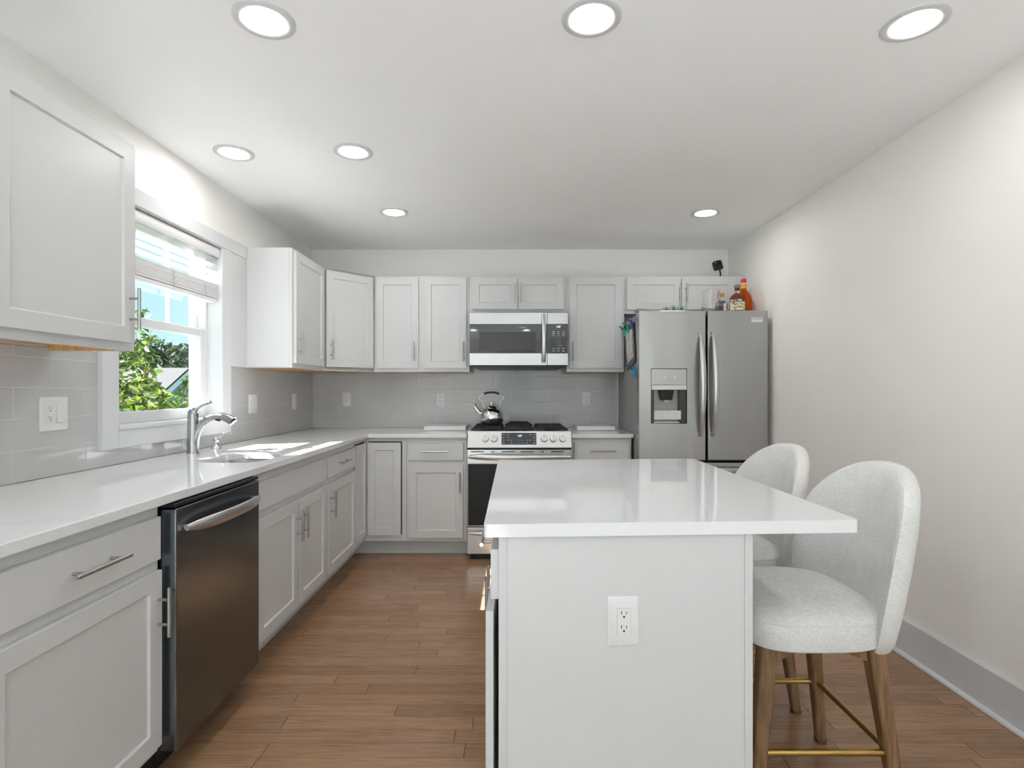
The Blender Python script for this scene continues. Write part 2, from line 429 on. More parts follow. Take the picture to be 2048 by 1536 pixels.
for k_, wx_ in ((2, XL - 0.07), (3, XR + 0.06)):  # two unseen windows added behind the camera to let in fill daylight
    w2 = empty('window_%d' % k_, (wx_, WY, 0.30), kind='structure')
    q = MB()
    for a_, b_ in ((-1.25, -1.18), (-0.03, 0.03), (1.18, 1.25)):
        q.box(-0.03, 0.03, a_, b_, 0, 1.95)
    q.box(-0.03, 0.03, -1.25, 1.25, 0, 0.06).box(-0.03, 0.03, -1.25, 1.25, 1.89, 1.95)
    q.build('window_frame', 'trimw', w2, bevel=0.003)
    MB().box(-0.003, 0.003, -1.2, 1.2, 0.04, 1.91).build('pane', 'pane', w2, smooth=False)

bb = MB()
bb.box(XR - 0.016, XR, YR, YB - 0.9, 0.0, 0.166)
prof = [(XR - 0.016, 0.0), (XR - 0.034, 0.0), (XR - 0.033, 0.008), (XR - 0.028, 0.015), (XR - 0.016, 0.019)]
bb.rings([[(a, yy, c) for a, c in prof] for yy in (YR, YB - 0.9)])
tag(bb.build('baseboard_right', 'trimw', bevel=0.003), kind='structure')

# tiles: grout sheet with one raised glazed tile per cell
def tile_wall(name, cells, to3d, bedpts):
    mb = MB()
    mb.add(bedpts, [(0, 1, 2, 3, 7, 6, 5, 4)[0:4], (4, 5, 6, 7), (0, 1, 5, 4), (1, 2, 6, 5), (2, 3, 7, 6), (3, 0, 4, 7)], 1)
    r2 = random.Random(3)
    for u0, u1, z0, z1 in cells:
        g = 0.0012; c = 0.0014
        if u1 - u0 < 0.008 or z1 - z0 < 0.006: continue
        tl = [r2.uniform(-0.0004, 0.0004) for _ in range(4)]
        o_ = [(u0 + g, z0 + g), (u1 - g, z0 + g), (u1 - g, z1 - g), (u0 + g, z1 - g)]
        i_ = [(u0 + g + c, z0 + g + c), (u1 - g - c, z0 + g + c), (u1 - g - c, z1 - g - c), (u0 + g + c, z1 - g - c)]
        v = [to3d(a, b_, 0.001) for a, b_ in o_] + [to3d(a, b_, 0.0072) for a, b_ in o_] + [to3d(a, b_, 0.0082 + tl[k]) for k, (a, b_) in enumerate(i_)]
        mb.add(v, [(0, 1, 5, 4), (1, 2, 6, 5), (2, 3, 7, 6), (3, 0, 4, 7), (4, 5, 9, 8), (5, 6, 10, 9), (6, 7, 11, 10), (7, 4, 8, 11), (8, 9, 10, 11)], 0)
    return tag(mb.build(name, ['tile', 'grout'], smooth=False), 'grey glazed subway tile backsplash', kind='structure')

ROWZ = [ZT, 1.030, 1.1395, 1.2495, 1.359, 1.40]
cells = []
for k in range(5):
    x = 1.897 - 0.3203 * 3 + (0.16 if k % 2 else 0)
    while x < YB - 0.008:
        a, b_ = max(x, 1.10), min(x + 0.3203, YB - 0.009)
        zt = ROWZ[k + 1]
        parts_ = [(a, b_)]
        if k >= 1:
            parts_ = [(a, min(b_, 2.30)), (max(a, 3.31), b_)]
        for q0, q1 in parts_:
            if q1 > q0: cells.append((q0, q1, ROWZ[k], zt))
        x += 0.3203
bed = []
L = lambda u, z, d: (XL + d, u, z)
mbL = None
cellsL = cells
def bedbox(f, u0, u1, z0, z1):
    return [f(u0, z0, 0), f(u1, z0, 0), f(u1, z1, 0), f(u0, z1, 0), f(u0, z0, 0.0068), f(u1, z0, 0.0068), f(u1, z1, 0.0068), f(u0, z1, 0.0068)]
# left wall: three beds (below the window, and each side of it)
o_ = tile_wall('trim_1', [c for c in cells if c[2] < 1.0], L, bedbox(L, 1.10, YB, ZT, 1.030))
tile_wall('trim_2', [c for c in cells if c[2] > 1.0 and c[1] < 2.31], L, bedbox(L, 1.10, 2.30, 1.030, 1.40))
tile_wall('trim_3', [c for c in cells if c[2] > 1.0 and c[0] > 3.30], L, bedbox(L, 3.31, YB, 1.030, 1.40))
cells = []
for k in range(5):
    x = -1.997 + (0.1655 if k % 2 else 0)
    while x < 0.876:
        a, b_ = max(x, XL + 0.009), min(x + 0.331, 0.874)
        if b_ > a: cells.append((a, b_, ROWZ[k], ROWZ[k + 1] if k < 4 else 1.45))
        x += 0.331
tile_wall('trim_4', cells, lambda u, z, d: (u, YB - d, z), bedbox(lambda u, z, d: (u, YB - d, z), XL, 0.876, ZT, 1.45))
tag(MB().box(0.876, 0.893, YB - 0.03, YB, ZT + 0.002, 1.385).build('trim_5', 'trimw', bevel=0.002), 'white tile end strip beside the fridge', kind='structure')

M['reflector'] = add_noise(mat('pale_grey_reflector', (0.60, 0.61, 0.63), 0.95), (1, 1, 1), 90, 3, bump=0.3, dist=0.004, cmix=(0.5, 0.51, 0.53), fac=0.7)  # added floor sheet, out of view, bouncing sunlight up as fill
tag(MB().prism(rrect(-1.55, 1.65, -4.4, -1.2, 0.03, 4), 0.0005, 0.012).build('reflector', 'reflector', bevel=0.003), 'pale grey rug added unseen behind the camera to bounce sunlight', 'reflector')

# window: casing, jambs, double hung sashes
win = empty('window_1', (XL, (W0 + W1) / 2, WB), kind='structure')
wloc = win.location
def wpart(mb, name, ma, **kw):
    mb.v = [(a - wloc[0], b_ - wloc[1], c - wloc[2]) for a, b_, c in mb.v]
    return mb.build(name, ma, win, **kw)
XF = XL + 0.028
ca = MB()
ca.box(XL, XF, 2.282, W0, 0.99, WT).box(XL, XF, W1, 3.322, 0.99, WT)
ca.box(XL, XF, W0, W1, 0.99, WB)
ca.box(XL, XF + 0.002, 2.10, 3.522, WT, 2.155)
wpart(ca, 'casing', 'trimw', bevel=0.002)
tag(MB().box(XL, XF - 0.004, 3.322, 3.521, 1.387, WT).build('trim_6', 'white', bevel=0.0015), 'white filler panel between window casing and wall cabinet', kind='structure')
ja = MB()
XO = XL - 0.16
ja.box(XO, XF - 0.002, W0 - 0.012, W0 + 0.004, WB, WT).box(XO, XF - 0.002, W1 - 0.004, W1 + 0.012, WB, WT)
ja.box(XO, XF - 0.002, W0, W1, WT - 0.004, WT + 0.012).box(XO, XF + 0.006, W0, W1, WB - 0.012, WB + 0.004)
ja.box(XO, XL - 0.06, W0, W0 + 0.022, WB, WT).box(XO, XL - 0.06, W1 - 0.022, W1, WB, WT)
wpart(ja, 'jamb', 'trimw', bevel=0.0015)
def sash(x0, x1, z0, z1, bot, top, name, mun):
    q = MB(); a, b_ = W0 + 0.02, W1 - 0.02
    q.box(x0, x1, a, a + 0.045, z0, z1).box(x0, x1, b_ - 0.045, b_, z0, z1)
    q.box(x0, x1, a + 0.045, b_ - 0.045, z0, z0 + bot).box(x0, x1, a + 0.045, b_ - 0.045, z1 - top, z1)
    for u in mun:
        q.box((x0 + x1) / 2 - 0.006, (x0 + x1) / 2 + 0.006, u - 0.011, u + 0.011, z0 + bot, z1 - top)
    s_ = wpart(q, name, 'trimw', bevel=0.003)
    g = MB(); xm = (x0 + x1) / 2
    g.box(xm - 0.002, xm + 0.002, a + 0.04, b_ - 0.04, z0 + bot - 0.005, z1 - top + 0.005)
    g.v = [(p_[0] - wloc[0], p_[1] - wloc[1], p_[2] - wloc[2]) for p_ in g.v]
    g.build('pane', 'pane', s_, smooth=False)
sash(XL - 0.098, XL - 0.066, WB + 0.004, 1.592, 0.055, 0.042, 'lower_sash', [])
sash(XL - 0.135, XL - 0.103, 1.552, WT - 0.004, 0.042, 0.045, 'upper_sash', [W0 + 0.285, W0 + 0.565])

# ------------------------------------------------------------------ recessed lamps
LAB = {
    0: 'large recessed ceiling lamp nearest the camera on the left side',
    1: 'recessed ceiling lamp above the island, middle of the front row of three',
    2: 'recessed ceiling lamp at the top right near the beige right wall',
    3: 'small recessed ceiling lamp close to the wall above the window',
    4: 'recessed ceiling lamp second out from the window wall, in the middle row',
    5: 'small recessed ceiling lamp nearest the corner wall cabinets',
    6: 'small recessed ceiling lamp in front of the cabinets over the fridge',
}
lamps = [(-0.815, 1.795), (0.251, 1.785), (1.318, 1.810), (-1.425, 2.800), (-0.815, 2.785), (-0.815, 3.735), (1.306, 3.750)]
rear = [(x, y) for y in (-2.60,) for x in (-0.815, 0.251, 1.318)]  # extra lamps out of view, added as fill light
for i in range(len(rear)):
    LAB[7 + i] = 'added fill lamp in the ceiling, unseen behind the camera, %s of three' % ('left', 'middle', 'right')[i % 3]
proto = None
for i, (x, y) in enumerate(lamps + rear):
    if proto is None:
        proto = empty('recessed_light', (x, y, ZC))
        tr_ = MB()
        tr_.lathe([(0.097, 0.0), (0.0965, -0.004), (0.092, -0.0065), (0.075, -0.0065), (0.068, -0.003), (0.068, -0.0005)], n=48)
        tr_.build('trim_ring', 'trimw', proto)
        le = MB()
        le.lathe([(0.0675, -0.0008), (0.066, -0.0028), (0.03, -0.0034)], n=32)
        le.build('lens', 'lens', proto)
        o = proto
    else:
        o = copy_tree(proto); o.location = (x, y, ZC)
    tag(o, LAB[i], 'ceiling light', 'recessed lamps in the kitchen ceiling')

# ------------------------------------------------------------------ cabinets
def shaker(w, h, rail=0.055, t=0.02, dep=0.009):
    """door, lower left front corner at the origin, front towards -y"""
    q = MB(); a = rail; sl = 0.003
    o_ = [(0, 0), (w, 0), (w, h), (0, h)]
    i_ = [(a, a), (w - a, a), (w - a, h - a), (a, h - a)]
    j_ = [(a + sl, a + sl), (w - a - sl, a + sl), (w - a - sl, h - a - sl), (a + sl, h - a - sl)]
    v = [(x, 0, z) for x, z in o_] + [(x, -t, z) for x, z in o_] + [(x, -t, z) for x, z in i_] + [(x, -t + dep, z) for x, z in j_]
    f = [(3, 2, 1, 0)]
    for k in range(4):
        j = (k + 1) % 4
        f += [(k, j, 4 + j, 4 + k), (4 + k, 4 + j, 8 + j, 8 + k), (8 + k, 8 + j, 12 + j, 12 + k)]
    f.append((12, 13, 14, 15))
    return q.add(v, f)

def handle_mb(length, vertical, post=0.6, out=0.034, r=0.0058):
    q = MB(); h = length / 2; p_ = length * post / 2
    ax = (lambda t_, y_: (0, y_, t_)) if vertical else (lambda t_, y_: (t_, y_, 0))
    q.cyl(ax(-h, -out), ax(h, -out), r, n=16)
    for s_ in (-p_, p_):
        q.cyl(ax(s_, 0), ax(s_, -out), r * 0.8, n=12)
    return q

def door(parent, x0, x1, z0, z1, hx=None, hz=None, hl=0.152, hv=True, slab=False, y=0.0, rz=0.0, name='door', hname='handle', ajar=0.0):
    w, h = x1 - x0, z1 - z0
    q = MB().box(0, w, -0.02, 0, 0, h) if slab else shaker(w, h)
    d = q.build(name, 'white', parent, loc=(x0, y, z0), rot=(0, 0, rz), smooth=True, bevel=0.0016)
    if hx is not None:
        handle_mb(hl, hv, post=0.5 if hl < 0.17 else 0.67).build(hname, 'nickel', d, loc=(hx - x0, -0.02, hz - z0))
    return d

def cab_body(parent, w, d, z0, z1, under=True, toe=False, name='carcass', rec=0.0065):
    """local: x 0..w, y 0 (face frame) .. d (wall), z absolute"""
    q = MB()
    if toe:
        q.box(0, w, 0, d, 0.118, z1)
        q.box(0, w, 0.10, d, 0.0, 0.118)
    else:
        q.box(0, w, 0.019, d, z0 + rec, z1)                         # box above the recessed bottom
        q.box(0, w, 0, 0.019, z0, z1)                                # face frame
        q.box(0, 0.014, 0.019, d, z0, z0 + rec).box(w - 0.014, w, 0.019, d, z0, z0 + rec)
    o = q.build(name, 'white', parent, smooth=True, bevel=0.0012, seg=1)
    if under and not toe:
        u = MB().box(0.0145, w - 0.0145, 0.0195, d - 0.002, z0 + rec - 0.0055, z0 + rec - 0.0002)
        if rec > 0.02:
            u.box(0.0145, w - 0.0145, 0.0195, 0.0215, z0 + 0.002, z0 + rec - 0.0055)
            u.box(0.0145, 0.0165, 0.0215, d - 0.002, z0 + 0.002, z0 + rec - 0.0055).box(w - 0.0165, w - 0.0145, 0.0215, d - 0.002, z0 + 0.002, z0 + rec - 0.0055)
        u.build('underside', 'under', parent, smooth=False)
    return o

UZ0, UZ1 = 1.386, 2.155
YU = 4.41               # face frame plane of the back wall cabinets
GU = 'white shaker wall cabinets'
GB = 'white shaker base cabinets'
D = YB - YU - 0.002

c = empty('wall_cabinet', (-1.1187, YU, 0), 0, 'white two-door wall cabinet between the angled corner cabinet and the microwave', 'cabinet', GU)
X = c.location[0]
cab_body(c, 0.7607, D, UZ0, UZ1)
door(c, -1.0994 - X, -0.7642 - X, 1.416, 2.137, -0.794 - X, 1.548)
door(c, -0.7167 - X, -0.3799 - X, 1.416, 2.137, -0.4014 - X, 1.548)

c = empty('wall_cabinet', (-0.357, YU, 0), 0, 'short white two-door cabinet directly above the microwave', 'cabinet', GU)
X = c.location[0]
cab_body(c, 0.777, D, 1.866, UZ1, under=False)
door(c, -0.3332 - X, 0.027 - X, 1.886, 2.137, 0.004 - X, 2.01)
door(c, 0.033 - X, 0.395 - X, 1.886, 2.137, 0.057 - X, 2.01)

c = empty('wall_cabinet', (0.421, YU, 0), 0, 'tall single-door white wall cabinet between the microwave and the fridge', 'cabinet', GU)
X = c.location[0]
cab_body(c, 0.462, D, UZ0, UZ1)
door(c, 0.443 - X, 0.862 - X, 1.416, 2.137, 0.471 - X, 1.548)

c = empty('wall_cabinet', (0.884, YU, 0), 0, 'wide low white two-door cabinet above the fridge', 'cabinet', GU)
X = c.location[0]
cab_body(c, 0.953, D, 1.853, UZ1, under=False)
door(c, 0.902 - X, 1.3345 - X, 1.884, 2.137, 1.3205 - X, 2.014)
door(c, 1.3395 - X, 1.7694 - X, 1.884, 2.137, 1.372 - X, 2.014)

# left wall (front faces +x): local x runs along +Y, local y into the wall
XU = -1.422
DL = XU - XL - 0.002
c = empty('wall_cabinet', (XU, 3.523, 0), PI / 2, 'white wall cabinet right of the window, its bright blank end panel facing the camera', 'cabinet', GU)
cab_body(c, 0.566, DL, UZ0, UZ1)
door(c, 0.022, 0.545, 1.416, 2.137, 0.045, 1.536)
c = empty('wall_cabinet', (XU, 1.455, 0), PI / 2, 'large near white wall cabinet left of the window, at the left edge of the picture', 'cabinet', GU)
cab_body(c, 0.605, DL, UZ0, UZ1, rec=0.028)
door(c, 0.021, 0.581, 1.416, 2.134, 0.553, 1.538)

# angled corner cabinet
c = empty('corner_wall_cabinet', (XU, 4.09, 0), 0, 'angled white corner wall cabinet with a single door facing the room', 'cabinet', GU)
dx, dy = 0.303, 0.32
ang = math.atan2(dy, dx)
poly = [(0, 0), (dx, dy), (dx, YB - 4.09 - 0.002), (XL - XU + 0.002, YB - 4.09 - 0.002), (XL - XU + 0.002, 0)]
q = MB().prism(poly, UZ0 + 0.0065, UZ1)
nx, ny = -math.sin(ang), math.cos(ang)
q.prism([(0, 0), (dx, dy), (dx + nx * 0.019, dy + ny * 0.019), (nx * 0.019, ny * 0.019)], UZ0, UZ1)
q.build('carcass', 'white', c, bevel=0.0012, seg=1)
pin = [(nx * 0.02, ny * 0.02), (dx + nx * 0.02 - 0.002, dy + ny * 0.02), (dx - 0.004, YB - 4.09 - 0.004), (XL - XU + 0.004, YB - 4.09 - 0.004), (XL - XU + 0.004, 0.022)]
MB().prism(pin, UZ0 + 0.001, UZ0 + 0.0063).build('underside', 'under', c, smooth=False)
W = math.hypot(dx, dy)
d = shaker(W - 0.042, 2.137 - 1.416).build('door', 'white', c, loc=(0.021 * math.cos(ang), 0.021 * math.sin(ang), 1.416), rot=(0, 0, ang), bevel=0.0016)
handle_mb(0.152, True, post=0.5).build('handle', 'nickel', d, loc=(0.03, -0.02, 0.127))

# base cabinets, back wall
YBF = 4.09
DB = YB - YBF - 0.002
c = empty('corner_base_cabinet', (-1.111, YBF, 0), 0, 'white corner base cabinet with two narrow doors meeting at the inner corner', 'cabinet', GB)
q = MB()
hx = XL + 1.111 + 0.002
q.prism([(0, 0), (0.311, 0), (0.311, DB), (hx, DB), (hx, -0.28), (0, -0.28)], 0.118, 0.886)
q.prism([(-0.10, 0.10), (0.311, 0.10), (0.311, DB), (hx, DB), (hx, -0.28), (-0.10, -0.28)], 0.0, 0.118)
q.build('carcass', 'white', c, bevel=0.0012, seg=1)
s_ = MB().box(0.030, 0.279, -0.0015, 0.0, 0.170, 0.860)
s_.box(0.0, 0.0015, -0.270, -0.030, 0.170, 0.860)
s_.build('door_gap', 'slot', c, smooth=False)
door(c, 0.026, 0.272, 0.165, 0.852, y=-0.002)
door(c, 0.002, 0.002 + 0.245, 0.165, 0.852, rz=PI / 2, y=-0.272)

c = empty('base_cabinet', (-0.799, YBF, 0), 0, 'white base cabinet with one drawer over one door, left of the range', 'cabinet', GB)
X = c.location[0]
cab_body(c, 0.449, DB, 0, 0.886, toe=True)
door(c, -0.784 - X, -0.377 - X, 0.722, 0.846, -0.584 - X, 0.789, 0.19, False, True, name='drawer')
door(c, -0.779 - X, -0.377 - X, 0.147, 0.684, -0.398 - X, 0.561)

c = empty('base_cabinet', (0.425, YBF, 0), 0, 'narrow white base cabinet between the range and the fridge', 'cabinet', GB)
X = c.location[0]
cab_body(c, 0.448, DB, 0, 0.886, toe=True)
door(c, 0.448 - X, 0.856 - X, 0.722, 0.846, 0.655 - X, 0.794, 0.19, False, True, name='drawer')
door(c, 0.448 - X, 0.856 - X, 0.147, 0.684, 0.47 - X, 0.561)

# base cabinets, left wall
XBF = -1.111
DBL = XBF - XL - 0.002
c = empty('base_cabinet', (XBF, 3.224, 0), PI / 2, 'white base cabinet with drawer and door between sink cabinet and corner', 'cabinet', GB)
Y0 = 3.224
cab_body(c, 3.808 - Y0, DBL, 0, 0.886, toe=True)
door(c, 3.240 - Y0, 3.785 - Y0, 0.722, 0.846, 3.50 - Y0, 0.788, 0.19, False, True, name='drawer')
door(c, 3.240 - Y0, 3.785 - Y0, 0.147, 0.684, 3.268 - Y0, 0.561)

c = empty('sink_cabinet', (XBF, 2.30, 0), PI / 2, 'white two-door sink base cabinet under the window, beside the dishwasher', 'cabinet', GB)
Y0 = 2.30
cab_body(c, 3.222 - Y0, DBL, 0, 0.66, toe=True)
MB().box(0, 3.222 - Y0, 0, 0.018, 0.66, 0.886).box(0, 0.016, 0.018, DBL, 0.66, 0.886).box(3.222 - Y0 - 0.016, 3.222 - Y0, 0.018, DBL, 0.66, 0.886).build('upper_frame', 'white', c, bevel=0.0012, seg=1)
door(c, 2.345 - Y0, 3.204 - Y0, 0.722, 0.846, slab=True, name='false_drawer')
door(c, 2.345 - Y0, 2.784 - Y0, 0.147, 0.684, 2.757 - Y0, 0.561)
door(c, 2.797 - Y0, 3.204 - Y0, 0.147, 0.684, 2.829 - Y0, 0.561)

c = empty('base_cabinet', (XBF, 1.10, 0), PI / 2, 'large near white base cabinet left of the dishwasher, at the bottom left corner', 'cabinet', GB)
Y0 = 1.10
cab_body(c, 1.715 - Y0, DBL, 0, 0.886, toe=True)
door(c, 1.125 - Y0, 1.700 - Y0, 0.720, 0.852, 1.424 - Y0, 0.787, 0.19, False, True, name='drawer')
door(c, 1.125 - Y0, 1.706 - Y0, 0.144, 0.686, 1.686 - Y0, 0.561)

# ------------------------------------------------------------------ worktops
def slab(outline, holes, z0, z1, name, ma, bevel=0.003):
    bm = bmesh.new(); loops = []
    for loop in [outline] + holes:
        vs = [bm.verts.new((x, y, z1)) for x, y in loop]
        es = [bm.edges.new((vs[i], vs[(i + 1) % len(vs)])) for i in range(len(vs))]
        loops.append((vs, es))
    bmesh.ops.triangle_fill(bm, edges=[e for _, es in loops for e in es], use_beauty=True)
    top = list(bm.faces)
    g = bmesh.ops.extrude_face_region(bm, geom=top)
    for v in [q for q in g['geom'] if isinstance(q, bmesh.types.BMVert)]:
        v.co.z = z0
    bmesh.ops.recalc_face_normals(bm, faces=bm.faces)
    me = bpy.data.meshes.new(name); bm.to_mesh(me); bm.free()
    me.materials.append(M[ma])
    o = bpy.data.objects.new(name, me); COL.objects.link(o)
    if bevel:
        b_ = o.modifiers.new('bevel', 'BEVEL'); b_.width = bevel; b_.segments = 3; b_.limit_method = 'ANGLE'; b_.angle_limit = R(50)
    return o

XCF, YCF = -1.076, 4.055
SX0, SX1, SY0, SY1 = -1.442, -1.150, 2.455, 2.815
g_ = 0.0095
o = slab([(XL + g_, 1.085), (XCF, 1.085), (XCF, YCF), (-0.3475, YCF), (-0.3475, YB - g_), (XL + g_, YB - g_)],
         [rrect(SX0, SX1, SY0, SY1, 0.09, 8)[::-1]], 0.888, ZT, 'countertop', 'quartz')
tag(o, 'L-shaped white quartz worktop along the window wall and into the corner', 'worktop')
o = slab([(0.426, YCF), (0.8815, YCF), (0.8815, YB - g_), (0.426, YB - g_)], [], 0.888, ZT, 'countertop', 'quartz')
tag(o, 'short piece of white quartz worktop between the range and the fridge', 'worktop')

sk = empty('sink', ((SX0 + SX1) / 2, (SY0 + SY1) / 2, 0.887), 0, 'undermounted stainless steel sink bowl set into the worktop below the window', 'sink')
a, b_ = (SX1 - SX0) / 2 + 0.004, (SY1 - SY0) / 2 + 0.004
rs = []
for e, z, r_ in ((0.012, 0, 0.10), (0.0, 0, 0.092), (-0.002, -0.012, 0.09), (-0.006, -0.17, 0.085), (-0.03, -0.20, 0.07), (-0.10, -0.205, 0.04)):
    rs.append([(x, y, z) for x, y in rrect(-a - e, a + e, -b_ - e, b_ + e, r_, 8)])
q = MB(); q.rings(rs, cap0=False, cap1=True)
o = q.build('bowl', 'sink', sk, fix=False)
md = o.modifiers.new('wall', 'SOLIDIFY'); md.thickness = 0.0015; md.offset = -1
MB().lathe([(0.042, -0.2035), (0.042, -0.2015), (0.03, -0.2015), (0.022, -0.2034)], n=24).build('drain', 'chrome', sk)

# faucet
FX, FY = -1.638, 2.806
f_ = empty('faucet', (FX, FY, ZT), 0, 'satin steel single-lever pull-out kitchen faucet below the window', 'faucet')
MB().lathe([(0.029, 0), (0.0295, 0.003), (0.028, 0.012), (0.0265, 0.08), (0.0255, 0.178), (0.0262, 0.1785), (0.0262, 0.181)], n=32).build('body', 'faucet', f_)
k_ = FY / 1100.0
def fp(px, py, dy=0.0):
    return ((px - 386.0) * k_ + 0.001, dy, (907 - py) * k_)
pts = smooth_path([fp(388.5, 907), fp(389, 893), fp(391, 876), fp(396, 860), fp(404, 847)], 4)
MB().tube(pts, [0.021 - 0.004 * i / (len(pts) - 1) for i in range(len(pts))], 18).build('spout_tube', 'faucet', f_)
pts = smooth_path([fp(404.4, 846.4), fp(414, 838.5), fp(427, 833.2), fp(441, 832.3), fp(454, 836), (fp(466, 842.5))], 5)
n_ = len(pts)
MB().tube(pts, [0.0172 + 0.010 * max(0, i / (n_ - 1) - 0.35) for i in range(n_)], 20).build('spray_head', 'faucet', f_)
e0, e1 = Vector(fp(466.2, 842.6)), Vector(fp(467.8, 844.4))
MB().tube([e0, e0 + (e1 - e0) * 0.9], [0.0205, 0.0195], 20).build('nozzle', 'black', f_)
MB().tube([fp(432, 838.6, -0.004), fp(441, 841.2, -0.004)], [0.006, 0.0055], 10).build('spray_button', 'black', f_)
h_ = MB()
h_.lathe([(0.0258, 0.1815), (0.0250, 0.20), (0.0235, 0.213), (0.015, 0.226)], n=28)
pts = smooth_path([fp(385, 829), fp(391, 820), fp(398, 813.5), fp(407, 808.5), fp(416, 805.8), fp(421.5, 804.2)], 4)
n_ = len(pts)
h_.tube(pts, [0.020, 0.0195, 0.019, 0.018, 0.0165, 0.015, 0.0135, 0.0115, 0.010, 0.009, 0.0082, 0.0077, 0.0074, 0.0072, 0.0072, 0.0075, 0.0082, 0.009, 0.0095, 0.0095, 0.008][:n_], 14)
h_.build('lever', 'faucet', f_)
dx_ = empty('soap_dispenser', (-1.645, 3.035, ZT), 0, 'small steel soap dispenser pump beside the faucet', 'soap dispenser')
MB().lathe([(0.027, 0), (0.0265, 0.004), (0.016, 0.014), (0.0115, 0.022), (0.0115, 0.034)], n=28).build('base', 'chrome', dx_)
q = MB().lathe([(0.0145, 0.034), (0.0155, 0.036), (0.0155, 0.060), (0.0145, 0.062)], n=24)
pts = smooth_path([(0.002, 0, 0.056), (0.018, 0, 0.066), (0.042, 0, 0.082), (0.066, 0, 0.088), (0.088, 0, 0.085)], 4)
q.tube(pts, [0.010 - 0.006 * i / (len(pts) - 1) for i in range(len(pts))], 12)
q.build('pump', 'chrome', dx_)

# ------------------------------------------------------------------ dishwasher
DW0, DW1 = 1.722, 2.292
dw = empty('dishwasher', (-1.06, DW0, 0), PI / 2, 'dark stainless steel dishwasher with a curved bar handle', 'dishwasher')
w = DW1 - DW0
MB().box(0.004, w - 0.004, 0.062, 0.62, 0.09, 0.884).build('tub', 'black', dw, bevel=0.002)
MB().box(0.004, w - 0.004, 0.004, 0.060, 0.872, 0.884).build('control_strip', 'black', dw, bevel=0.002)
MB().box(0.004, w - 0.004, 0, 0.056, 0.105, 0.868).build('door', 'dwsteel', dw, bevel=0.005, seg=3)
MB().box(0.01, w - 0.01, 0.11, 0.16, 0.0, 0.10).build('toe_kick', 'black', dw)
def bow_handle(L_, out, thick, tall, n=24):
    """curved appliance handle along x, bowed towards -y, ends tapering to the surface"""
    q = MB(); rs = []
    for i in range(n + 1):
        t_ = i / n; s_ = 2 * t_ - 1
        x_ = (t_ - 0.5) * L_
        yb = -out * (1 - abs(s_) ** 2.6)
        th = thick * (1 - 0.25 * abs(s_) ** 4); ta = tall * (1 - 0.55 * abs(s_) ** 5)
        rs.append([(x_, yb - 0.012 + th * math.cos(2 * PI * k / 16) * 0.5, ta * 0.5 * math.sin(2 * PI * k / 16)) for k in range(16)])
    q.rings(rs)
    for s_ in (-1, 1):
        q.cyl((s_ * L_ * 0.475, 0.002, 0), (s_ * L_ * 0.475, -0.014, 0), tall * 0.2, n=12)
    return q
bow_handle(0.50, 0.035, 0.020, 0.042).build('handle', 'steel', dw, loc=(w / 2 + 0.005, 0, 0.800))

# ------------------------------------------------------------------ range
RX0, RX1, RYF = -0.341, 0.421, 3.995
rg = empty('range', ((RX0 + RX1) / 2, RYF, 0), 0, 'stainless steel slide-in gas range with black grates and oven', 'range')
hw = (RX1 - RX0) / 2 - 0.001
MB().box(-hw, hw, 0.045, 0.70, 0.055, 0.915).box(-hw + 0.02, hw - 0.02, 0.05, 0.68, 0.0, 0.06).build('body', 'black', rg, bevel=0.003)
ct = MB().box(-hw, hw, 0.07, 0.695, 0.915, 0.926)
ct.build('cooktop', 'black', rg, bevel=0.003)
cp = MB()
cp.hexa([(-hw, -0.006, 0.822), (hw, -0.006, 0.822), (hw, 0.09, 0.822), (-hw, 0.09, 0.822)], [(-hw, 0.028, 0.942), (hw, 0.028, 0.942), (hw, 0.075, 0.942), (-hw, 0.075, 0.942)])
cp.build('control_panel', 'steel', rg, bevel=0.004)
tilt = math.atan2(0.034, 0.120)
def onp(u, z, off=0.0):
    """point on the slanted control panel, u local x"""
    return (u, -0.006 + (z - 0.822) / 0.120 * 0.034 - off, z)
dsp = MB().box(-0.127, 0.127, -0.003, 0.006, -0.044, 0.044).build('display', 'panelglass', rg, loc=onp(-0.004, 0.887), rot=(-tilt, 0, 0), bevel=0.002)
text('clock_digits', '1:07', 0.020, 'led', dsp, (0.005, -0.0033, 0.020))
text('keypad_lettering', '1   2   3   4   5', 0.010, 'print', dsp, (0.005, -0.0033, -0.012))
text('keypad_lettering', '6   7   8   9   0', 0.010, 'print', dsp, (0.005, -0.0033, -0.032))
for u, z in ((-0.112, 0.029), (-0.080, 0.029), (-0.112, 0.009), (-0.080, 0.009), (-0.112, -0.012), (-0.080, -0.012), (-0.112, -0.032), (0.083, 0.029), (0.112, 0.029), (0.112, 0.009), (0.112, -0.012), (0.112, -0.032), (0.083, -0.012), (-0.055, -0.012), (0.058, -0.012), (-0.055, -0.032), (0.058, -0.032)):
    MB().box(u - 0.007, u + 0.007, -0.0034, -0.0030, z - 0.0015, z + 0.0020).build('key_mark', 'print', dsp, smooth=False)
for u in (-0.249, -0.185, 0.180, 0.246, 0.314):
    kq = MB().lathe([(0.0255, 0), (0.0255, 0.005), (0.0235, 0.007), (0.0235, 0.022), (0.022, 0.024)], n=32)
    ko = kq.build('knob', 'steel', rg, loc=onp(u, 0.886), rot=(R(90) - tilt, 0, 0))
    MB().box(-0.007, 0.007, -0.0255, 0.0225, 0.022, 0.036).build('grip', 'chrome', ko, bevel=0.003)
od = MB()
od.box(-hw, hw, 0.0, 0.042, 0.705, 0.808).box(-hw, -hw + 0.006, 0, 0.042, 0.255, 0.705).box(hw - 0.006, hw, 0, 0.042, 0.255, 0.705).box(-hw, hw, 0.004, 0.042, 0.249, 0.256)
odo = od.build('oven_door', 'steel', rg, bevel=0.002)
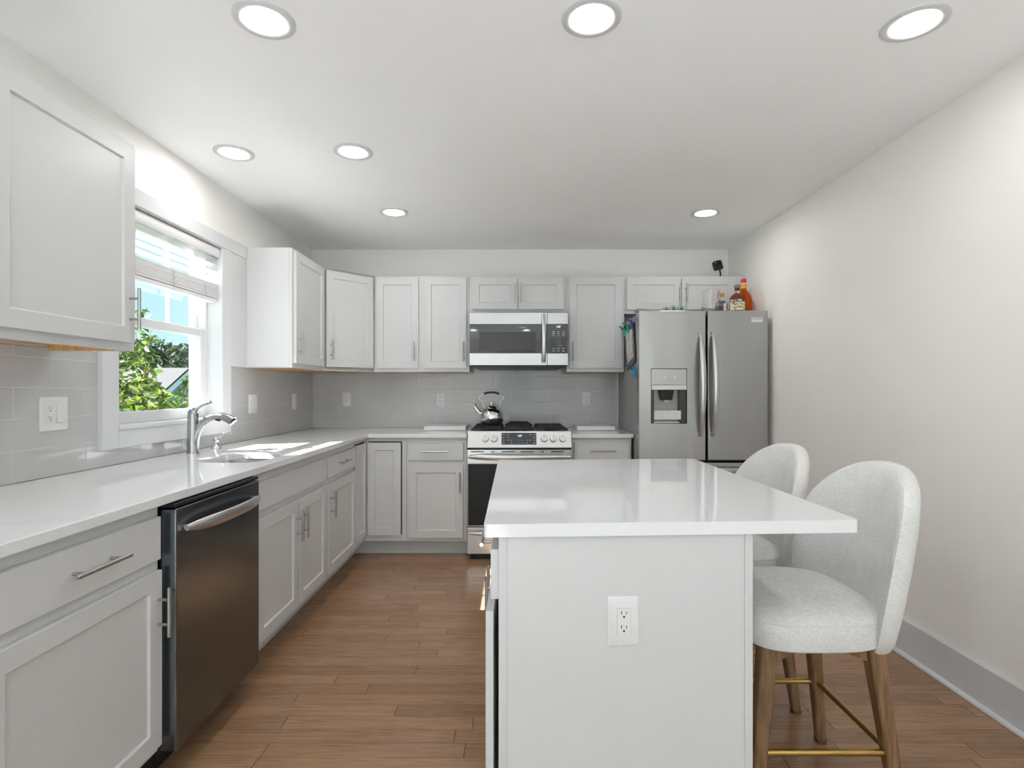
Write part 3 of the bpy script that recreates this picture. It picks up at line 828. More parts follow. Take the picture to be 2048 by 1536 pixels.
MB().box(-hw + 0.0065, hw - 0.0065, 0.002, 0.03, 0.2565, 0.7045).build('oven_window', 'ovendark', odo, smooth=False)
for a, b_ in ((-0.352, -0.258), (-0.204, -0.182), (-0.130, -0.035), (0.008, 0.104), (0.155, 0.178), (0.228, 0.320)):
    MB().box(a, b_, -0.0006, 0.001, 0.790, 0.797).build('vent_slot', 'slot', odo, smooth=False)
bow_handle(0.735, 0.030, 0.022, 0.042, 32).build('handle', 'steel', odo, loc=(0, -0.012, 0.757))
dro = MB().box(-hw, hw, 0.0, 0.042, 0.05, 0.243).build('storage_drawer', 'steel', rg, bevel=0.003)
bow_handle(0.735, 0.030, 0.020, 0.032, 32).build('handle', 'steel', dro, loc=(0, -0.012, 0.206))
def grate(x0, x1, rear_hump=False):
    q = MB(); y0, y1, zt = 0.075, 0.66, 0.955
    b_ = 0.0055
    def bar(p, r):
        q.box(min(p[0], r[0]) - b_, max(p[0], r[0]) + b_, min(p[1], r[1]) - b_, max(p[1], r[1]) + b_, min(p[2], r[2]) - b_, max(p[2], r[2]) + b_)
    for x in (x0 + 0.02, x1 - 0.02):
        bar((x, y0 + 0.03, zt - 0.006), (x, y1 - 0.02, zt - 0.006))
    for y in (y0 + 0.03, y0 + 0.16, (y0 + y1) / 2, y1 - 0.15, y1 - 0.02):
        bar((x0 + 0.02, y, zt), (x1 - 0.02, y, zt))
    xm = (x0 + x1) / 2
    bar((xm, y0 + 0.03, zt), (xm, y1 - 0.02, zt))
    for x in (x0 + 0.012, x0 + 0.065, xm, x1 - 0.065, x1 - 0.012):
        for y, yy in ((y0 + 0.004, y0 + 0.03), (y1, y1 - 0.02)):
            q.hexa([(x - b_, y - b_, 0.9255), (x + b_, y - b_, 0.9255), (x + b_, y + b_, 0.9255), (x - b_, y + b_, 0.9255)],
                   [(x - b_, yy - b_, zt), (x + b_, yy - b_, zt), (x + b_, yy + b_, zt), (x - b_, yy + b_, zt)])
    if rear_hump:
        q.hexa([(x0, y1 - 0.005, 0.945), (x1, y1 - 0.005, 0.945), (x1, y1 + 0.01, 0.945), (x0, y1 + 0.01, 0.945)],
               [(x0 + 0.05, y1 - 0.005, 0.978), (x1 - 0.05, y1 - 0.005, 0.978), (x1 - 0.05, y1 + 0.01, 0.978), (x0 + 0.05, y1 + 0.01, 0.978)])
    return q
for x0, x1, hmp in ((-0.366, -0.124, False), (-0.120, 0.120, True), (0.124, 0.366, False)):
    grate(x0, x1, hmp).build('grate', 'iron', rg, smooth=False, bevel=0.0015)
for x, y, r_ in ((-0.245, 0.21, 0.045), (-0.245, 0.52, 0.04), (0.0, 0.37, 0.055), (0.245, 0.21, 0.05), (0.245, 0.52, 0.035)):
    MB().lathe([(r_ + 0.012, 0), (r_ + 0.010, 0.006), (r_, 0.008), (r_, 0.014), (r_ - 0.006, 0.017)], n=28).build('burner', 'iron', rg, loc=(x, y, 0.9262))

# kettle on the left rear burner
KX, KY, KZ = -0.182, 4.455, 0.9612
kt = empty('kettle', (KX, KY, KZ), 0, 'polished steel kettle with arched handle on the left rear grate', 'kettle')
MB().lathe([(0.070, 0), (0.078, 0.003), (0.090, 0.022), (0.0975, 0.045), (0.098, 0.062), (0.094, 0.085), (0.083, 0.108), (0.066, 0.126), (0.052, 0.134)], n=48).build('body', 'chrome', kt)
MB().lathe([(0.053, 0.1342), (0.048, 0.143), (0.030, 0.153), (0.012, 0.158), (0.008, 0.160), (0.008, 0.168), (0.013, 0.172), (0.0145, 0.180), (0.011, 0.187), (0.004, 0.190)], n=36).build('lid', 'chrome', kt)
sp_ = MB().tube(smooth_path([(-0.080, 0, 0.080), (-0.105, 0, 0.105), (-0.128, 0, 0.132), (-0.140, 0, 0.146)], 4), [0.024, 0.0225, 0.021, 0.0195, 0.018, 0.017, 0.016, 0.015, 0.0145, 0.014, 0.0135, 0.0135, 0.0135], 16)
sp_.build('spout', 'chrome', kt)
sc_ = MB().lathe([(0.0145, -0.006), (0.016, 0), (0.012, 0.008), (0.004, 0.012)], c=(-0.134, 0, 0.160), n=18)
sc_.tube([(-0.134, 0, 0.17), (-0.142, 0, 0.186)], [0.004, 0.004], 8)
sc_.lathe([(0.002, -0.009), (0.008, -0.005), (0.009, 0), (0.008, 0.005), (0.002, 0.009)], c=(-0.145, 0, 0.192), n=14)
sc_.build('whistle', 'chrome', kt)
hp = smooth_path([(-0.066, 0, 0.135), (-0.066, 0, 0.16), (-0.075, 0, 0.185), (-0.098, 0, 0.205), (-0.098, 0, 0.222), (-0.072, 0, 0.243), (-0.04, 0, 0.256),
                  (0.0, 0, 0.260), (0.04, 0, 0.256), (0.072, 0, 0.243), (0.098, 0, 0.222), (0.098, 0, 0.205), (0.075, 0, 0.185), (0.066, 0, 0.16), (0.066, 0, 0.135)], 4)
ho = MB().tube(hp, 0.0038, 10).build('handle', 'chrome', kt)
gp = smooth_path([(-0.062, 0, 0.249), (-0.035, 0, 0.2585), (0, 0, 0.2615), (0.035, 0, 0.2585), (0.062, 0, 0.249)], 4)
MB().tube(gp, 0.0085, 14).build('grip', 'black', ho)

# white boards on the worktop, left and right of the range
for i, (x0, x1, lab) in enumerate(((-0.715, -0.385, 'flat white board lying on the worktop left of the range'), (0.499, 0.803, 'flat white board lying on the worktop between range and fridge'))):
    o = MB().box(x0, x1, 4.36, 4.62, ZT + 0.0015, ZT + 0.036).build('board', 'plate', bevel=0.004)
    tag(o, lab, 'board', 'white boards beside the range')

# ------------------------------------------------------------------ microwave
MX0, MX1, MYF = -0.343, 0.4165, 4.24
mw = empty('microwave', ((MX0 + MX1) / 2, MYF, 1.42), 0, 'stainless over-the-range microwave with black glass door', 'microwave')
mc = (MX0 + MX1) / 2
u0, u1, us = MX0 - mc, MX1 - mc, 0.2564 - mc
z_ = lambda z: z - 1.42
MB().box(u0 + 0.002, u1 - 0.002, 0.03, 0.482, z_(1.43), z_(1.838)).build('body', 'black', mw, bevel=0.003)
md_ = MB()
md_.box(u0, us - 0.001, 0, 0.03, z_(1.750), z_(1.8395)).box(u0, us - 0.001, 0, 0.03, z_(1.433), z_(1.525))
md_.box(u0, u0 + 0.002, 0, 0.03, z_(1.525), z_(1.75))
mdo = md_.build('door', 'fridge', mw, bevel=0.002)
MB().box(u0 + 0.0025, us - 0.001, 0.0008, 0.028, z_(1.5255), z_(1.7495)).build('door_window', 'blackglass', mdo, smooth=False)
MB().box(u0 + 0.075, us - 0.09, 0.0002, 0.001, z_(1.550), z_(1.690)).build('mesh_screen', mat('window_mesh', (0.035, 0.035, 0.035), 0.25), mdo, smooth=False)
text('brand_lettering', 'FRIGIDAIRE', 0.0105, 'print', mdo, (0.030, 0.0004, z_(1.724)))
hb = MB(); rs = []
for i in range(25):
    t_ = i / 24; s_ = 2 * t_ - 1
    rs.append([(0.2285 - mc + 0.0165 * math.cos(2 * PI * k / 16), -0.030 * (1 - abs(s_) ** 2.4) - 0.010 + 0.009 * math.sin(2 * PI * k / 16), z_(1.455 + 0.375 * t_)) for k in range(16)])
hb.rings(rs)
for s_ in (1.47, 1.815): hb.cyl((0.2285 - mc, 0.0, z_(s_)), (0.2285 - mc, -0.014, z_(s_)), 0.008, n=12)
hb.build('handle', 'steel', mdo)
cpn = MB().box(us + 0.001, u1, 0, 0.03, z_(1.750), z_(1.8395)).build('control_panel', 'fridge', mw, bevel=0.002)
MB().box(us + 0.001, u1, 0, 0.03, z_(1.433), z_(1.525)).build('lower_panel', 'fridge', mw, bevel=0.002)
kp = MB().box(us + 0.001, u1 - 0.001, 0.0008, 0.028, z_(1.5255), z_(1.7495)).build('keypad', 'blackglass', cpn, smooth=False)
kx = (us + u1) / 2 + 0.006
text('clock_digits', '1:07', 0.020, 'led', cpn, (kx, 0.0004, z_(1.729)))
for r_, rowt in enumerate(('1    2    3', '4    5    6', '7    8    9', '0   START')):
    text('keypad_lettering', rowt, 0.0085, 'print', cpn, (kx + (0.010 if r_ == 3 else 0), 0.0004, z_(1.6415 - 0.0185 * r_)))
for r_, zz in enumerate((1.691, 1.676, 1.660, 1.563, 1.543)):
    for u in (-0.038, 0, 0.038):
        MB().box(kx + u - 0.008, kx + u + 0.008, 0.0002, 0.0007, z_(zz - 0.0025 + (0.0015 if r_ == 2 else 0)), z_(zz + 0.002)).build('key_mark', 'print', cpn, smooth=False)
vb = MB().hexa([(u0 + 0.05, 0.12, z_(1.41)), (u1 - 0.05, 0.12, z_(1.41)), (u1 - 0.05, 0.47, z_(1.41)), (u0 + 0.05, 0.47, z_(1.41))],
               [(u0 + 0.005, 0.012, z_(1.430)), (u1 - 0.005, 0.012, z_(1.430)), (u1 - 0.005, 0.48, z_(1.430)), (u0 + 0.005, 0.48, z_(1.430))])
vb.build('vent_hood', 'black', mw, bevel=0.002)

# ------------------------------------------------------------------ fridge
FX0, FX1, FYF = 0.8865, 1.801, 3.90
fr_ = empty('refrigerator', ((FX0 + FX1) / 2, FYF, 0), 0, 'grey stainless steel french-door refrigerator with water dispenser', 'refrigerator')
fc = (FX0 + FX1) / 2
MB().box(FX0 - fc + 0.006, FX1 - fc - 0.006, 0.10, 0.80, 0.03, 1.79).build('cabinet', 'fridgeside', fr_, bevel=0.006)
MB().box(FX0 - fc + 0.02, FX1 - fc - 0.02, 0.085, 0.10, 0.05, 1.78).build('gasket', 'slot', fr_)
lx0, lx1 = FX0 - fc, 1.358 - fc
dx0, dx1, dz0, dz1 = 0.972 - fc, 1.2265 - fc, 1.004, 1.391
ld = MB()
# left door with the dispenser opening
o4 = [(lx0, 0.744), (lx1, 0.744), (lx1, 1.806), (lx0, 1.806)]
i4 = [(dx0, dz0), (dx1, dz0), (dx1, dz1), (dx0, dz1)]
ld.add([(x, 0, z) for x, z in o4] + [(x, 0.085, z) for x, z in o4] + [(x, 0, z) for x, z in i4] + [(x, 0.078, z) for x, z in i4],
       [(0, 1, 9, 8), (1, 2, 10, 9), (2, 3, 11, 10), (3, 0, 8, 11), (8, 9, 13, 12), (9, 10, 14, 13), (10, 11, 15, 14), (11, 8, 12, 15),
        (0, 4, 5, 1), (1, 5, 6, 2), (2, 6, 7, 3), (3, 7, 4, 0), (4, 7, 6, 5), (12, 13, 14, 15)])
ldo = ld.build('left_door', 'fridge', fr_, bevel=0.004, seg=3)
rdo = MB().box(1.374 - fc, FX1 - fc, 0, 0.085, 0.744, 1.806).build('right_door', 'fridge', fr_, bevel=0.004, seg=3)
for z0, z1, nm in ((0.405, 0.726, 'freezer_drawer'), (0.06, 0.395, 'freezer_drawer')):
    fz = MB().box(FX0 - fc, FX1 - fc, 0, 0.085, z0, z1).build(nm, 'fridge', fr_, bevel=0.004, seg=3)
    bow_handle(0.80, 0.035, 0.022, 0.040).build('handle', 'steel', fz, loc=(0, 0, z1 - 0.05))
def vbow(z0, z1, cx, out, wd, th, lean, n=28):
    q = MB(); rs = []
    for i in range(n + 1):
        t_ = i / n; s_ = 2 * t_ - 1
        e = 1 - abs(s_) ** 2.0
        w_ = wd * (0.35 + 0.65 * (1 - abs(s_) ** 4))
        rs.append([(cx + lean * e + 0.5 * w_ * math.cos(2 * PI * k / 18), -0.012 - out * e + 0.5 * th * math.sin(2 * PI * k / 18), z0 + (z1 - z0) * t_) for k in range(18)])
    q.rings(rs)
    for s_ in (0.035, 0.965):
        q.cyl((cx, 0.002, z0 + (z1 - z0) * s_), (cx, -0.016, z0 + (z1 - z0) * s_), wd * 0.22, n=12)
    return q
vbow(0.912, 1.652, 1.318 - fc, 0.055, 0.040, 0.024, 0.004).build('handle', 'steel', ldo)
vbow(0.912, 1.655, 1.408 - fc, 0.055, 0.040, 0.024, 0.004).build('handle', 'steel', rdo)
di = MB().box(dx0 + 0.002, dx1 - 0.002, -0.001, 0.076, 1.277, dz1 - 0.002).build('dispenser_panel', mat('dispenser_silver', (0.50, 0.50, 0.50), 0.3, 0.6), ldo, bevel=0.003)
MB().hexa([(dx0 + 0.002, -0.006, 1.243), (dx1 - 0.002, -0.006, 1.243), (dx1 - 0.002, 0.07, 1.243), (dx0 + 0.002, 0.07, 1.243)],
          [(dx0 + 0.002, -0.001, 1.276), (dx1 - 0.002, -0.001, 1.276), (dx1 - 0.002, 0.07, 1.276), (dx0 + 0.002, 0.07, 1.276)]).build('dispenser_lip', 'steel', ldo, bevel=0.002)
dm = (dx0 + dx1) / 2
MB().box(dm - 0.036, dm - 0.027, -0.0016, -0.0008, 1.322, 1.344).build('dispenser_icon', 'plate', di, smooth=False)
MB().hexa([(dm + 0.030, -0.0016, 1.322), (dm + 0.054, -0.0016, 1.322), (dm + 0.054, -0.0008, 1.322), (dm + 0.030, -0.0008, 1.322)],
          [(dm + 0.040, -0.0016, 1.345), (dm + 0.045, -0.0016, 1.345), (dm + 0.045, -0.0008, 1.345), (dm + 0.040, -0.0008, 1.345)]).build('dispenser_icon', 'plate', di, smooth=False)
M['recess'] = mat('recess_grey', (0.05, 0.05, 0.05), 0.4)
for ra, rb_, ry in ((dx0 + 0.001, dx0 + 0.022, 0.002), (dx1 - 0.05, dx1 - 0.001, 0.012)):
    MB().box(ra, rb_, ry, 0.077, dz0 + 0.002, 1.243).build('recess_side', 'recess', ldo, bevel=0.004)
MB().box(dx0 + 0.022, dx1 - 0.05, 0.058, 0.077, dz0 + 0.002, 1.243).build('recess_back', mat('recess_back_grey', (0.36, 0.36, 0.36), 0.35, 0.3), ldo)
nzl = MB()
cx_ = (dx0 + dx1) / 2 - 0.012
nzl.hexa([(cx_ - 0.040, 0.012, 1.170), (cx_ + 0.040, 0.012, 1.170), (cx_ + 0.040, 0.057, 1.170), (cx_ - 0.040, 0.057, 1.170)],
         [(cx_ - 0.052, 0.006, 1.242), (cx_ + 0.052, 0.006, 1.242), (cx_ + 0.052, 0.057, 1.242), (cx_ - 0.052, 0.057, 1.242)])
nzl.build('nozzle', 'black', ldo, bevel=0.004)
MB().lathe([(0.022, 0), (0.022, -0.008), (0.016, -0.014)], c=(cx_, 0.036, 1.169), n=20).build('spout_ring', 'plate', ldo)
st = MB().box(dx0 + 0.010, dx1 - 0.040, 0.0085, 0.0105, 1.032, 1.096).build('instruction_sticker', 'plate', ldo, smooth=False)
sm = MB(); r3 = random.Random(5)
for c0, c1 in ((0.016, 0.050), (0.060, 0.098), (0.108, 0.150), (0.158, 0.196)):
    for k in range(7):
        zz = 1.088 - 0.0078 * k
        sm.box(dx0 + c0, dx0 + c0 + (c1 - c0) * r3.uniform(0.6, 1), 0.0079, 0.0084, zz - 0.0014, zz + 0.0012)
sm.build('sticker_print', 'print', st, smooth=False)
MB().box(dx0 + 0.022, dx1 - 0.05, 0.008, 0.07, dz0 + 0.003, dz0 + 0.012).build('drip_tray', 'steel', ldo, bevel=0.002)
bl = MB().box(1.684 - fc, 1.762 - fc, -0.0012, 0.0005, 1.724, 1.757).build('brand_label', 'silver', rdo, smooth=False)
text('brand_lettering', 'FRIGIDAIRE', 0.0125, 'darkprint', bl, (1.723 - fc, -0.0016, 1.746))
MB().box(1.694 - fc, 1.752 - fc, -0.0016, -0.0012, 1.731, 1.734).build('small_print', 'print', bl, smooth=False)
MB().box(FX0 - fc - 0.004, FX0 - fc + 0.05, 0.03, 0.13, 1.8063, 1.826).build('hinge_cover', 'fridgeside', fr_, bevel=0.004)

# things on and beside the fridge
def side_point(y, z, off):
    return (0.8925 - off, y, z)
nf = empty('magnetic_picture_frame', (0.8925, 4.19, 1.58), 0, 'black picture frame with a grey drawing held to the left side of the fridge', 'picture frame')
def quad_plate(c4, off, th):
    """c4: (y, z) corners; a thin plate lying against the fridge side"""
    b_ = [(-off, y - 4.19, z - 1.58) for y, z in c4]; t = [(-off - th, y - 4.19, z - 1.58) for y, z in c4]
    return MB().hexa(b_, t)
fc4 = [(4.425, 1.749), (4.06, 1.744), (3.992, 1.448), (4.31, 1.392)]
ctr = (sum(a for a, _ in fc4) / 4, sum(b_ for _, b_ in fc4) / 4)
quad_plate(fc4, 0.001, 0.010).build('backing', 'black', nf, bevel=0.002)
ic4 = [(ctr[0] + (a - ctr[0]) * 0.70, ctr[1] + (b_ - ctr[1]) * 0.72) for a, b_ in fc4]
quad_plate(ic4, 0.0105, 0.0015).build('drawing', 'paper', nf, smooth=False)
def clip(name, y, z, rz, ma, lab, off):
    """plastic bag clip gripping with two arms, magnet at its back"""
    c = empty(name, (0.8925 - off, y, z), 0, lab, 'clip', 'magnetic clips on the fridge side')
    c.rotation_euler = (rz, 0, 0)
    q = MB()
    q.hexa([(-0.012, -0.010, -0.045), (0.0, -0.010, -0.045), (0.0, 0.010, -0.045), (-0.012, 0.010, -0.045)],
           [(-0.016, -0.014, 0.012), (0.0, -0.014, 0.012), (0.0, 0.014, 0.012), (-0.016, 0.014, 0.012)])
    q.tube(smooth_path([(-0.014, 0, 0.008), (-0.030, -0.004, 0.018), (-0.042, -0.006, 0.034)], 3), 0.0065, 8)
    q.tube(smooth_path([(-0.006, 0, 0.010), (-0.008, 0.018, 0.026), (-0.006, 0.030, 0.042)], 3), 0.006, 8)
    q.build('jaw', ma, c, bevel=0.0015)
    w_ = MB().tube(smooth_path([(-0.017, -0.012, 0.004), (-0.036, -0.010, 0.020), (-0.048, -0.009, 0.036)], 3), 0.003, 6)
    w_.build('spring_wire', 'black', c)
clip('magnetic_clip', 4.33, 1.708, R(-20), 'green', 'green plastic clip on the dark frame, farther back of the two green ones', 0.014)
clip('magnetic_clip', 4.215, 1.722, R(-20), 'green', 'green plastic clip on the dark frame, next to the purple clip', 0.014)
clip('magnetic_clip', 4.10, 1.750, R(-15), 'purple', 'purple plastic clip at the top corner of the dark frame', 0.014)
clip('magnetic_clip', 4.04, 1.385, R(-20), 'blue', 'bright blue plastic clip below the dark frame on the fridge side', 0.003)

FT = 1.8065
def bottle(name, x, y, prof, ma, label, cat, n=36):
    b_ = empty(name, (x, y, FT), 0, label, cat, 'bottles and glass on top of the fridge')
    return b_, MB().lathe(prof, n=n).build('glass_body', ma, b_)
vz = empty('glass_vase', (1.4645, 4.10, FT), 0, 'clear glass vase with a flared rim standing on the fridge', 'vase')
ov = [(0.045, 0.001), (0.052, 0.004), (0.0635, 0.045), (0.066, 0.085), (0.062, 0.115), (0.058, 0.130), (0.062, 0.150), (0.068, 0.173)]
iv = [(r_ - 0.0045, z) for r_, z in ov[::-1][:-2]] + [(0.046, 0.006), (0.002, 0.006)]
MB().lathe(ov + [(0.0655, 0.1738)] + iv, n=48).build('vase_body', 'glass', vz)

b_, _ = bottle('liquor_bottle', 1.582, 4.185, [(0.040, 0.0), (0.043, 0.004), (0.043, 0.072), (0.039, 0.090), (0.026, 0.106), (0.0155, 0.114), (0.0145, 0.122), (0.0145, 0.142), (0.004, 0.142)], 'glass', 'small clear glass bottle with wooden stopper and white label on the fridge', 'bottle')
MB().lathe([(0.0135, 0.1425), (0.0165, 0.143), (0.0165, 0.170), (0.015, 0.172)], n=24).build('stopper', 'cork', b_)
def wrap(r_, a0, a1, z0, z1, n=14, th=0.0006):
    q = MB(); rs = []
    for i in range(n + 1):
        a = R(a0 + (a1 - a0) * i / n)
        rs.append([((r_ + e) * math.cos(a), (r_ + e) * math.sin(a), z) for e, z in ((0.0002, z0), (th, z0), (th, z1), (0.0002, z1))])
    return q.rings(rs)
wrap(0.0432, 180, 262, 0.012, 0.072).build('dark_label', 'maroon', b_)
wl2 = wrap(0.0436, 268, 340, 0.012, 0.090).build('white_label', 'plate', b_)
text('label_lettering', '&', 0.022, 'darkprint', wl2, (0.022, -0.0405, 0.060), rot=(R(90), 0, R(28)))

b_, _ = bottle('whisky_bottle', 1.664, 4.10, [(0.050, 0.0), (0.055, 0.006), (0.055, 0.098), (0.053, 0.118), (0.044, 0.136), (0.028, 0.149), (0.0195, 0.154)], 'whisky', 'round whisky bottle with cream picture label and grey stopper', 'bottle')
MB().lathe([(0.0175, 0.1545), (0.0175, 0.196), (0.006, 0.196)], n=28).build('neck', 'glass', b_)
MB().lathe([(0.0185, 0.176), (0.0185, 0.193)], n=28).build('neck_band', 'black', b_)
MB().lathe([(0.0195, 0.1965), (0.021, 0.198), (0.0225, 0.215), (0.021, 0.217)], n=28).build('stopper', 'greycap', b_)
wrap(0.0552, 185, 355, 0.024, 0.088).build('picture_label', 'cream', b_)
wb = wrap(0.0552, 185, 355, 0.089, 0.108).build('black_band', 'maroon', b_)
wrap(0.0559, 190, 222, 0.093, 0.104, 6).build('band_mark', 'print', wb)
wrap(0.0559, 232, 240, 0.093, 0.104, 4).build('band_mark', 'cream', wb)
wrap(0.0559, 252, 284, 0.093, 0.104, 6).build('band_mark', 'print', wb)
wrap(0.0559, 298, 335, 0.091, 0.106, 6).build('red_mark', 'red', wb)

b_, _ = bottle('liqueur_bottle', 1.753, 4.20, [(0.056, 0.0), (0.0615, 0.006), (0.0615, 0.120), (0.058, 0.140), (0.046, 0.165), (0.030, 0.187), (0.0215, 0.200), (0.0205, 0.208)], 'amber', 'tall amber liqueur bottle with a red screw cap', 'bottle')
MB().lathe([(0.0205, 0.2085), (0.0205, 0.241), (0.006, 0.241)], n=28).build('neck', 'orange', b_)
MB().lathe([(0.0195, 0.2415), (0.0195, 0.252), (0.006, 0.252)], n=28).build('neck_ring', 'plate', b_)
MB().lathe([(0.0190, 0.2525), (0.0195, 0.254), (0.0195, 0.278), (0.0175, 0.282), (0.006, 0.283)], n=28).build('cap', 'red', b_)

LB = ('small clear plastic water bottle lying on the fridge, leftmost of three', 'clear plastic water bottle lying on the fridge, middle of three', 'clear plastic water bottle lying on the fridge, right of the other two')
for i, (x, r_) in enumerate(((1.118, 0.024), (1.170, 0.0275), (1.2265, 0.0275))):
    bt = empty('water_bottle', (x, 4.03, FT + r_ + 0.0006), 0, LB[i], 'bottle', 'water bottles lying on the fridge')
    bt.rotation_euler = (R(-90), 0, 0)
    f_ = r_ / 0.0275
    MB().lathe([(0.020 * f_, 0), (r_, 0.006), (r_, 0.05), (0.0255 * f_, 0.055), (r_, 0.060), (r_, 0.13), (0.022 * f_, 0.16), (0.012, 0.18)], n=24).build('bottle_body', 'plastic', bt)
    MB().lathe([(0.0135, 0.181), (0.0135, 0.195)], n=18).build('cap', 'plate', bt)
    wrap(r_ + 0.0002, 40, 140, 0.062, 0.115).build('paper_label', 'silver', bt)
    MB().lathe([(0.010, -0.0008), (0.012 * f_, -0.0022), (0.004, -0.0024)], n=16).build('base_mark', 'greenlab', bt)

sc = empty('security_camera', (1.70, 4.53, UZ1 + 0.0005), 0, 'small black security camera on top of the cabinet over the fridge', 'camera')
MB().lathe([(0.026, 0), (0.026, 0.006), (0.010, 0.010)], n=24).build('foot', 'black', sc)
MB().tube(smooth_path([(0, 0, 0.006), (0.001, 0, 0.03), (-0.002, -0.004, 0.055), (-0.012, -0.012, 0.068)], 4), 0.0065, 10).build('stem', 'black', sc)
q = MB(); rs = []
for y_, e in ((0.016, 0.006), (0.012, 0.0), (-0.012, 0.0), (-0.017, 0.004)):
    rs.append([(x, y_, z) for x, z in rrect(-0.038 + e, 0.038 - e, -0.038 + e, 0.038 - e, 0.015, 6)])
q.rings(rs)
ho_ = q.build('housing', 'black', sc, loc=(-0.030, -0.018, 0.108), rot=(R(-8), R(-13), R(8)))
MB().lathe([(0.005, 0), (0.005, 0.0012), (0.001, 0.0014)], n=16).build('lens', 'print', ho_, loc=(-0.022, -0.0172, 0.022), rot=(R(90), 0, 0))

# ------------------------------------------------------------------ outlets and switches (front towards -y)
def wallplate(name, loc, rz, w, h, label, cat, gangs):
    """gangs: list of 'o' (duplex outlet) or 's' (rocker switch)"""
    c = empty(name, loc, rz, label, cat, 'outlets and switches in the kitchen')
    q = MB()
    o_ = rrect(-w / 2, w / 2, -h / 2, h / 2, 0.004, 3); i_ = rrect(-w / 2 + 0.005, w / 2 - 0.005, -h / 2 + 0.005, h / 2 - 0.005, 0.003, 3)
    q.rings([[(x, 0, z) for x, z in o_], [(x, -0.003, z) for x, z in o_], [(x, -0.0062, z) for x, z in i_]])
    q.build('plate', 'plate', c)
    k = len(gangs)
    for i, g in enumerate(gangs):
        cx = (i - (k - 1) / 2) * 0.046
        sc_ = MB()
        for z in (-0.048, 0.048):
            sc_.box(cx - 0.0012, cx + 0.0012, -0.0068, -0.006, z - 0.003, z + 0.003)
        sc_.build('screw', 'print', c, smooth=False)
        MB().box(cx - 0.0178, cx + 0.0178, -0.0064, -0.006, -0.0345, 0.0345).build('insert_gap', 'print', c, smooth=False)
        if g == 'o':
            ins = MB().box(cx - 0.0168, cx + 0.0168, -0.0082, -0.006, -0.0335, 0.0335).build('receptacle', 'plate', c, bevel=0.001)
            sl = MB()
            for z in (0.018, -0.0165):
                sl.box(cx - 0.0072, cx - 0.0052, -0.0085, -0.008, z, z + 0.0085).box(cx + 0.0052, cx + 0.0070, -0.0085, -0.008, z, z + 0.0070)
                sl.rings([[(cx + 0.0026 * math.cos(2 * PI * j / 12), y_, z - 0.006 + 0.0026 * math.sin(2 * PI * j / 12)) for j in range(12)] for y_ in (-0.008, -0.0085)])
            sl.build('slots', 'slot', ins, smooth=False)
        else:
            rk = MB().hexa([(cx - 0.0165, -0.0105, -0.033), (cx + 0.0165, -0.0105, -0.033), (cx + 0.0165, -0.006, -0.033), (cx - 0.0165, -0.006, -0.033)],
                           [(cx - 0.0165, -0.0075, 0.033), (cx + 0.0165, -0.0075, 0.033), (cx + 0.0165, -0.006, 0.033), (cx - 0.0165, -0.006, 0.033)])
            rk.build('rocker', 'plate', c, bevel=0.001)
    return c
ytile = YB - 0.0085
wallplate('wall_outlet', (-1.437, ytile, 1.160), 0, 0.073, 0.120, 'white duplex outlet on the grey tiles nearest the back left corner', 'outlet', 'o')
wallplate('wall_outlet', (-0.630, ytile, 1.160), 0, 0.073, 0.120, 'white duplex outlet on the tiles above the left white board', 'outlet', 'o')
wallplate('wall_outlet', (0.620, ytile, 1.163), 0, 0.078, 0.122, 'white duplex outlet on the tiles between range and fridge', 'outlet', 'o')
xt = XL + 0.0085
wallplate('wall_switch', (xt, 3.635, 1.151), PI / 2, 0.115, 0.124, 'white double-width rocker switch plate right of the window', 'switch', 's')
wallplate('wall_switch', (xt, 4.315, 1.152), PI / 2, 0.080, 0.124, 'narrow white rocker switch plate close to the tiled corner', 'switch', 's')
wallplate('wall_outlet', (xt, 2.062, 1.153), PI / 2, 0.124, 0.126, 'large white double plate with outlet and switch left of the window', 'outlet', 'os')

# ------------------------------------------------------------------ blind
bx0, bx1 = XL - 0.052, XL + 0.004
by0, by1 = W0 + 0.010, W1 - 0.010
bl_ = empty('window_blind', (XL - 0.025, (by0 + by1) / 2, 2.07), 0, 'white slatted blind pulled halfway up in the kitchen window', 'blind')
lo = bl_.location
def bpart(q, name, ma, **kw):
    q.v = [(a - lo[0], b_ - lo[1], c - lo[2]) for a, b_, c in q.v]
    return q.build(name, ma, bl_, **kw)
bpart(MB().box(bx0, bx1 - 0.012, by0, by1, 2.028, 2.066), 'headrail', 'plate', bevel=0.002)
va = MB(); pr = [(bx1, 2.012), (bx1 + 0.006, 2.014), (bx1 + 0.010, 2.022), (bx1 + 0.010, 2.058), (bx1 + 0.006, 2.066), (bx1, 2.068)]
va.rings([[(a, y_, c) for a, c in pr] for y_ in (by0 + 0.004, by1 - 0.004)])
bpart(va, 'valance', 'plate', bevel=0.001)
sl = MB()
def slat(z, tilt, th=0.0028):
    cx = (bx0 + bx1) / 2 - 0.002; hw_ = 0.0245
    c_, s_ = math.cos(tilt), math.sin(tilt)
    def P(u, v, y_): return (cx + u * c_ - v * s_, y_, z + u * s_ + v * c_)
    sl.hexa([P(-hw_, -th / 2, by0), P(hw_, -th / 2, by0), P(hw_, -th / 2, by1), P(-hw_, -th / 2, by1)],
            [P(-hw_, th / 2, by0), P(hw_, th / 2, by0), P(hw_, th / 2, by1), P(-hw_, th / 2, by1)])
for z, a in ((2.004, 8), (1.968, 8), (1.930, 8), (1.892, 8)):
    slat(z, R(a))
rs_ = random.Random(2)
z = 1.776
while z < 1.856:
    slat(z, R(rs_.uniform(-1.2, 1.8))); z += 0.0036
bpart(sl, 'slats', 'plate', smooth=False)
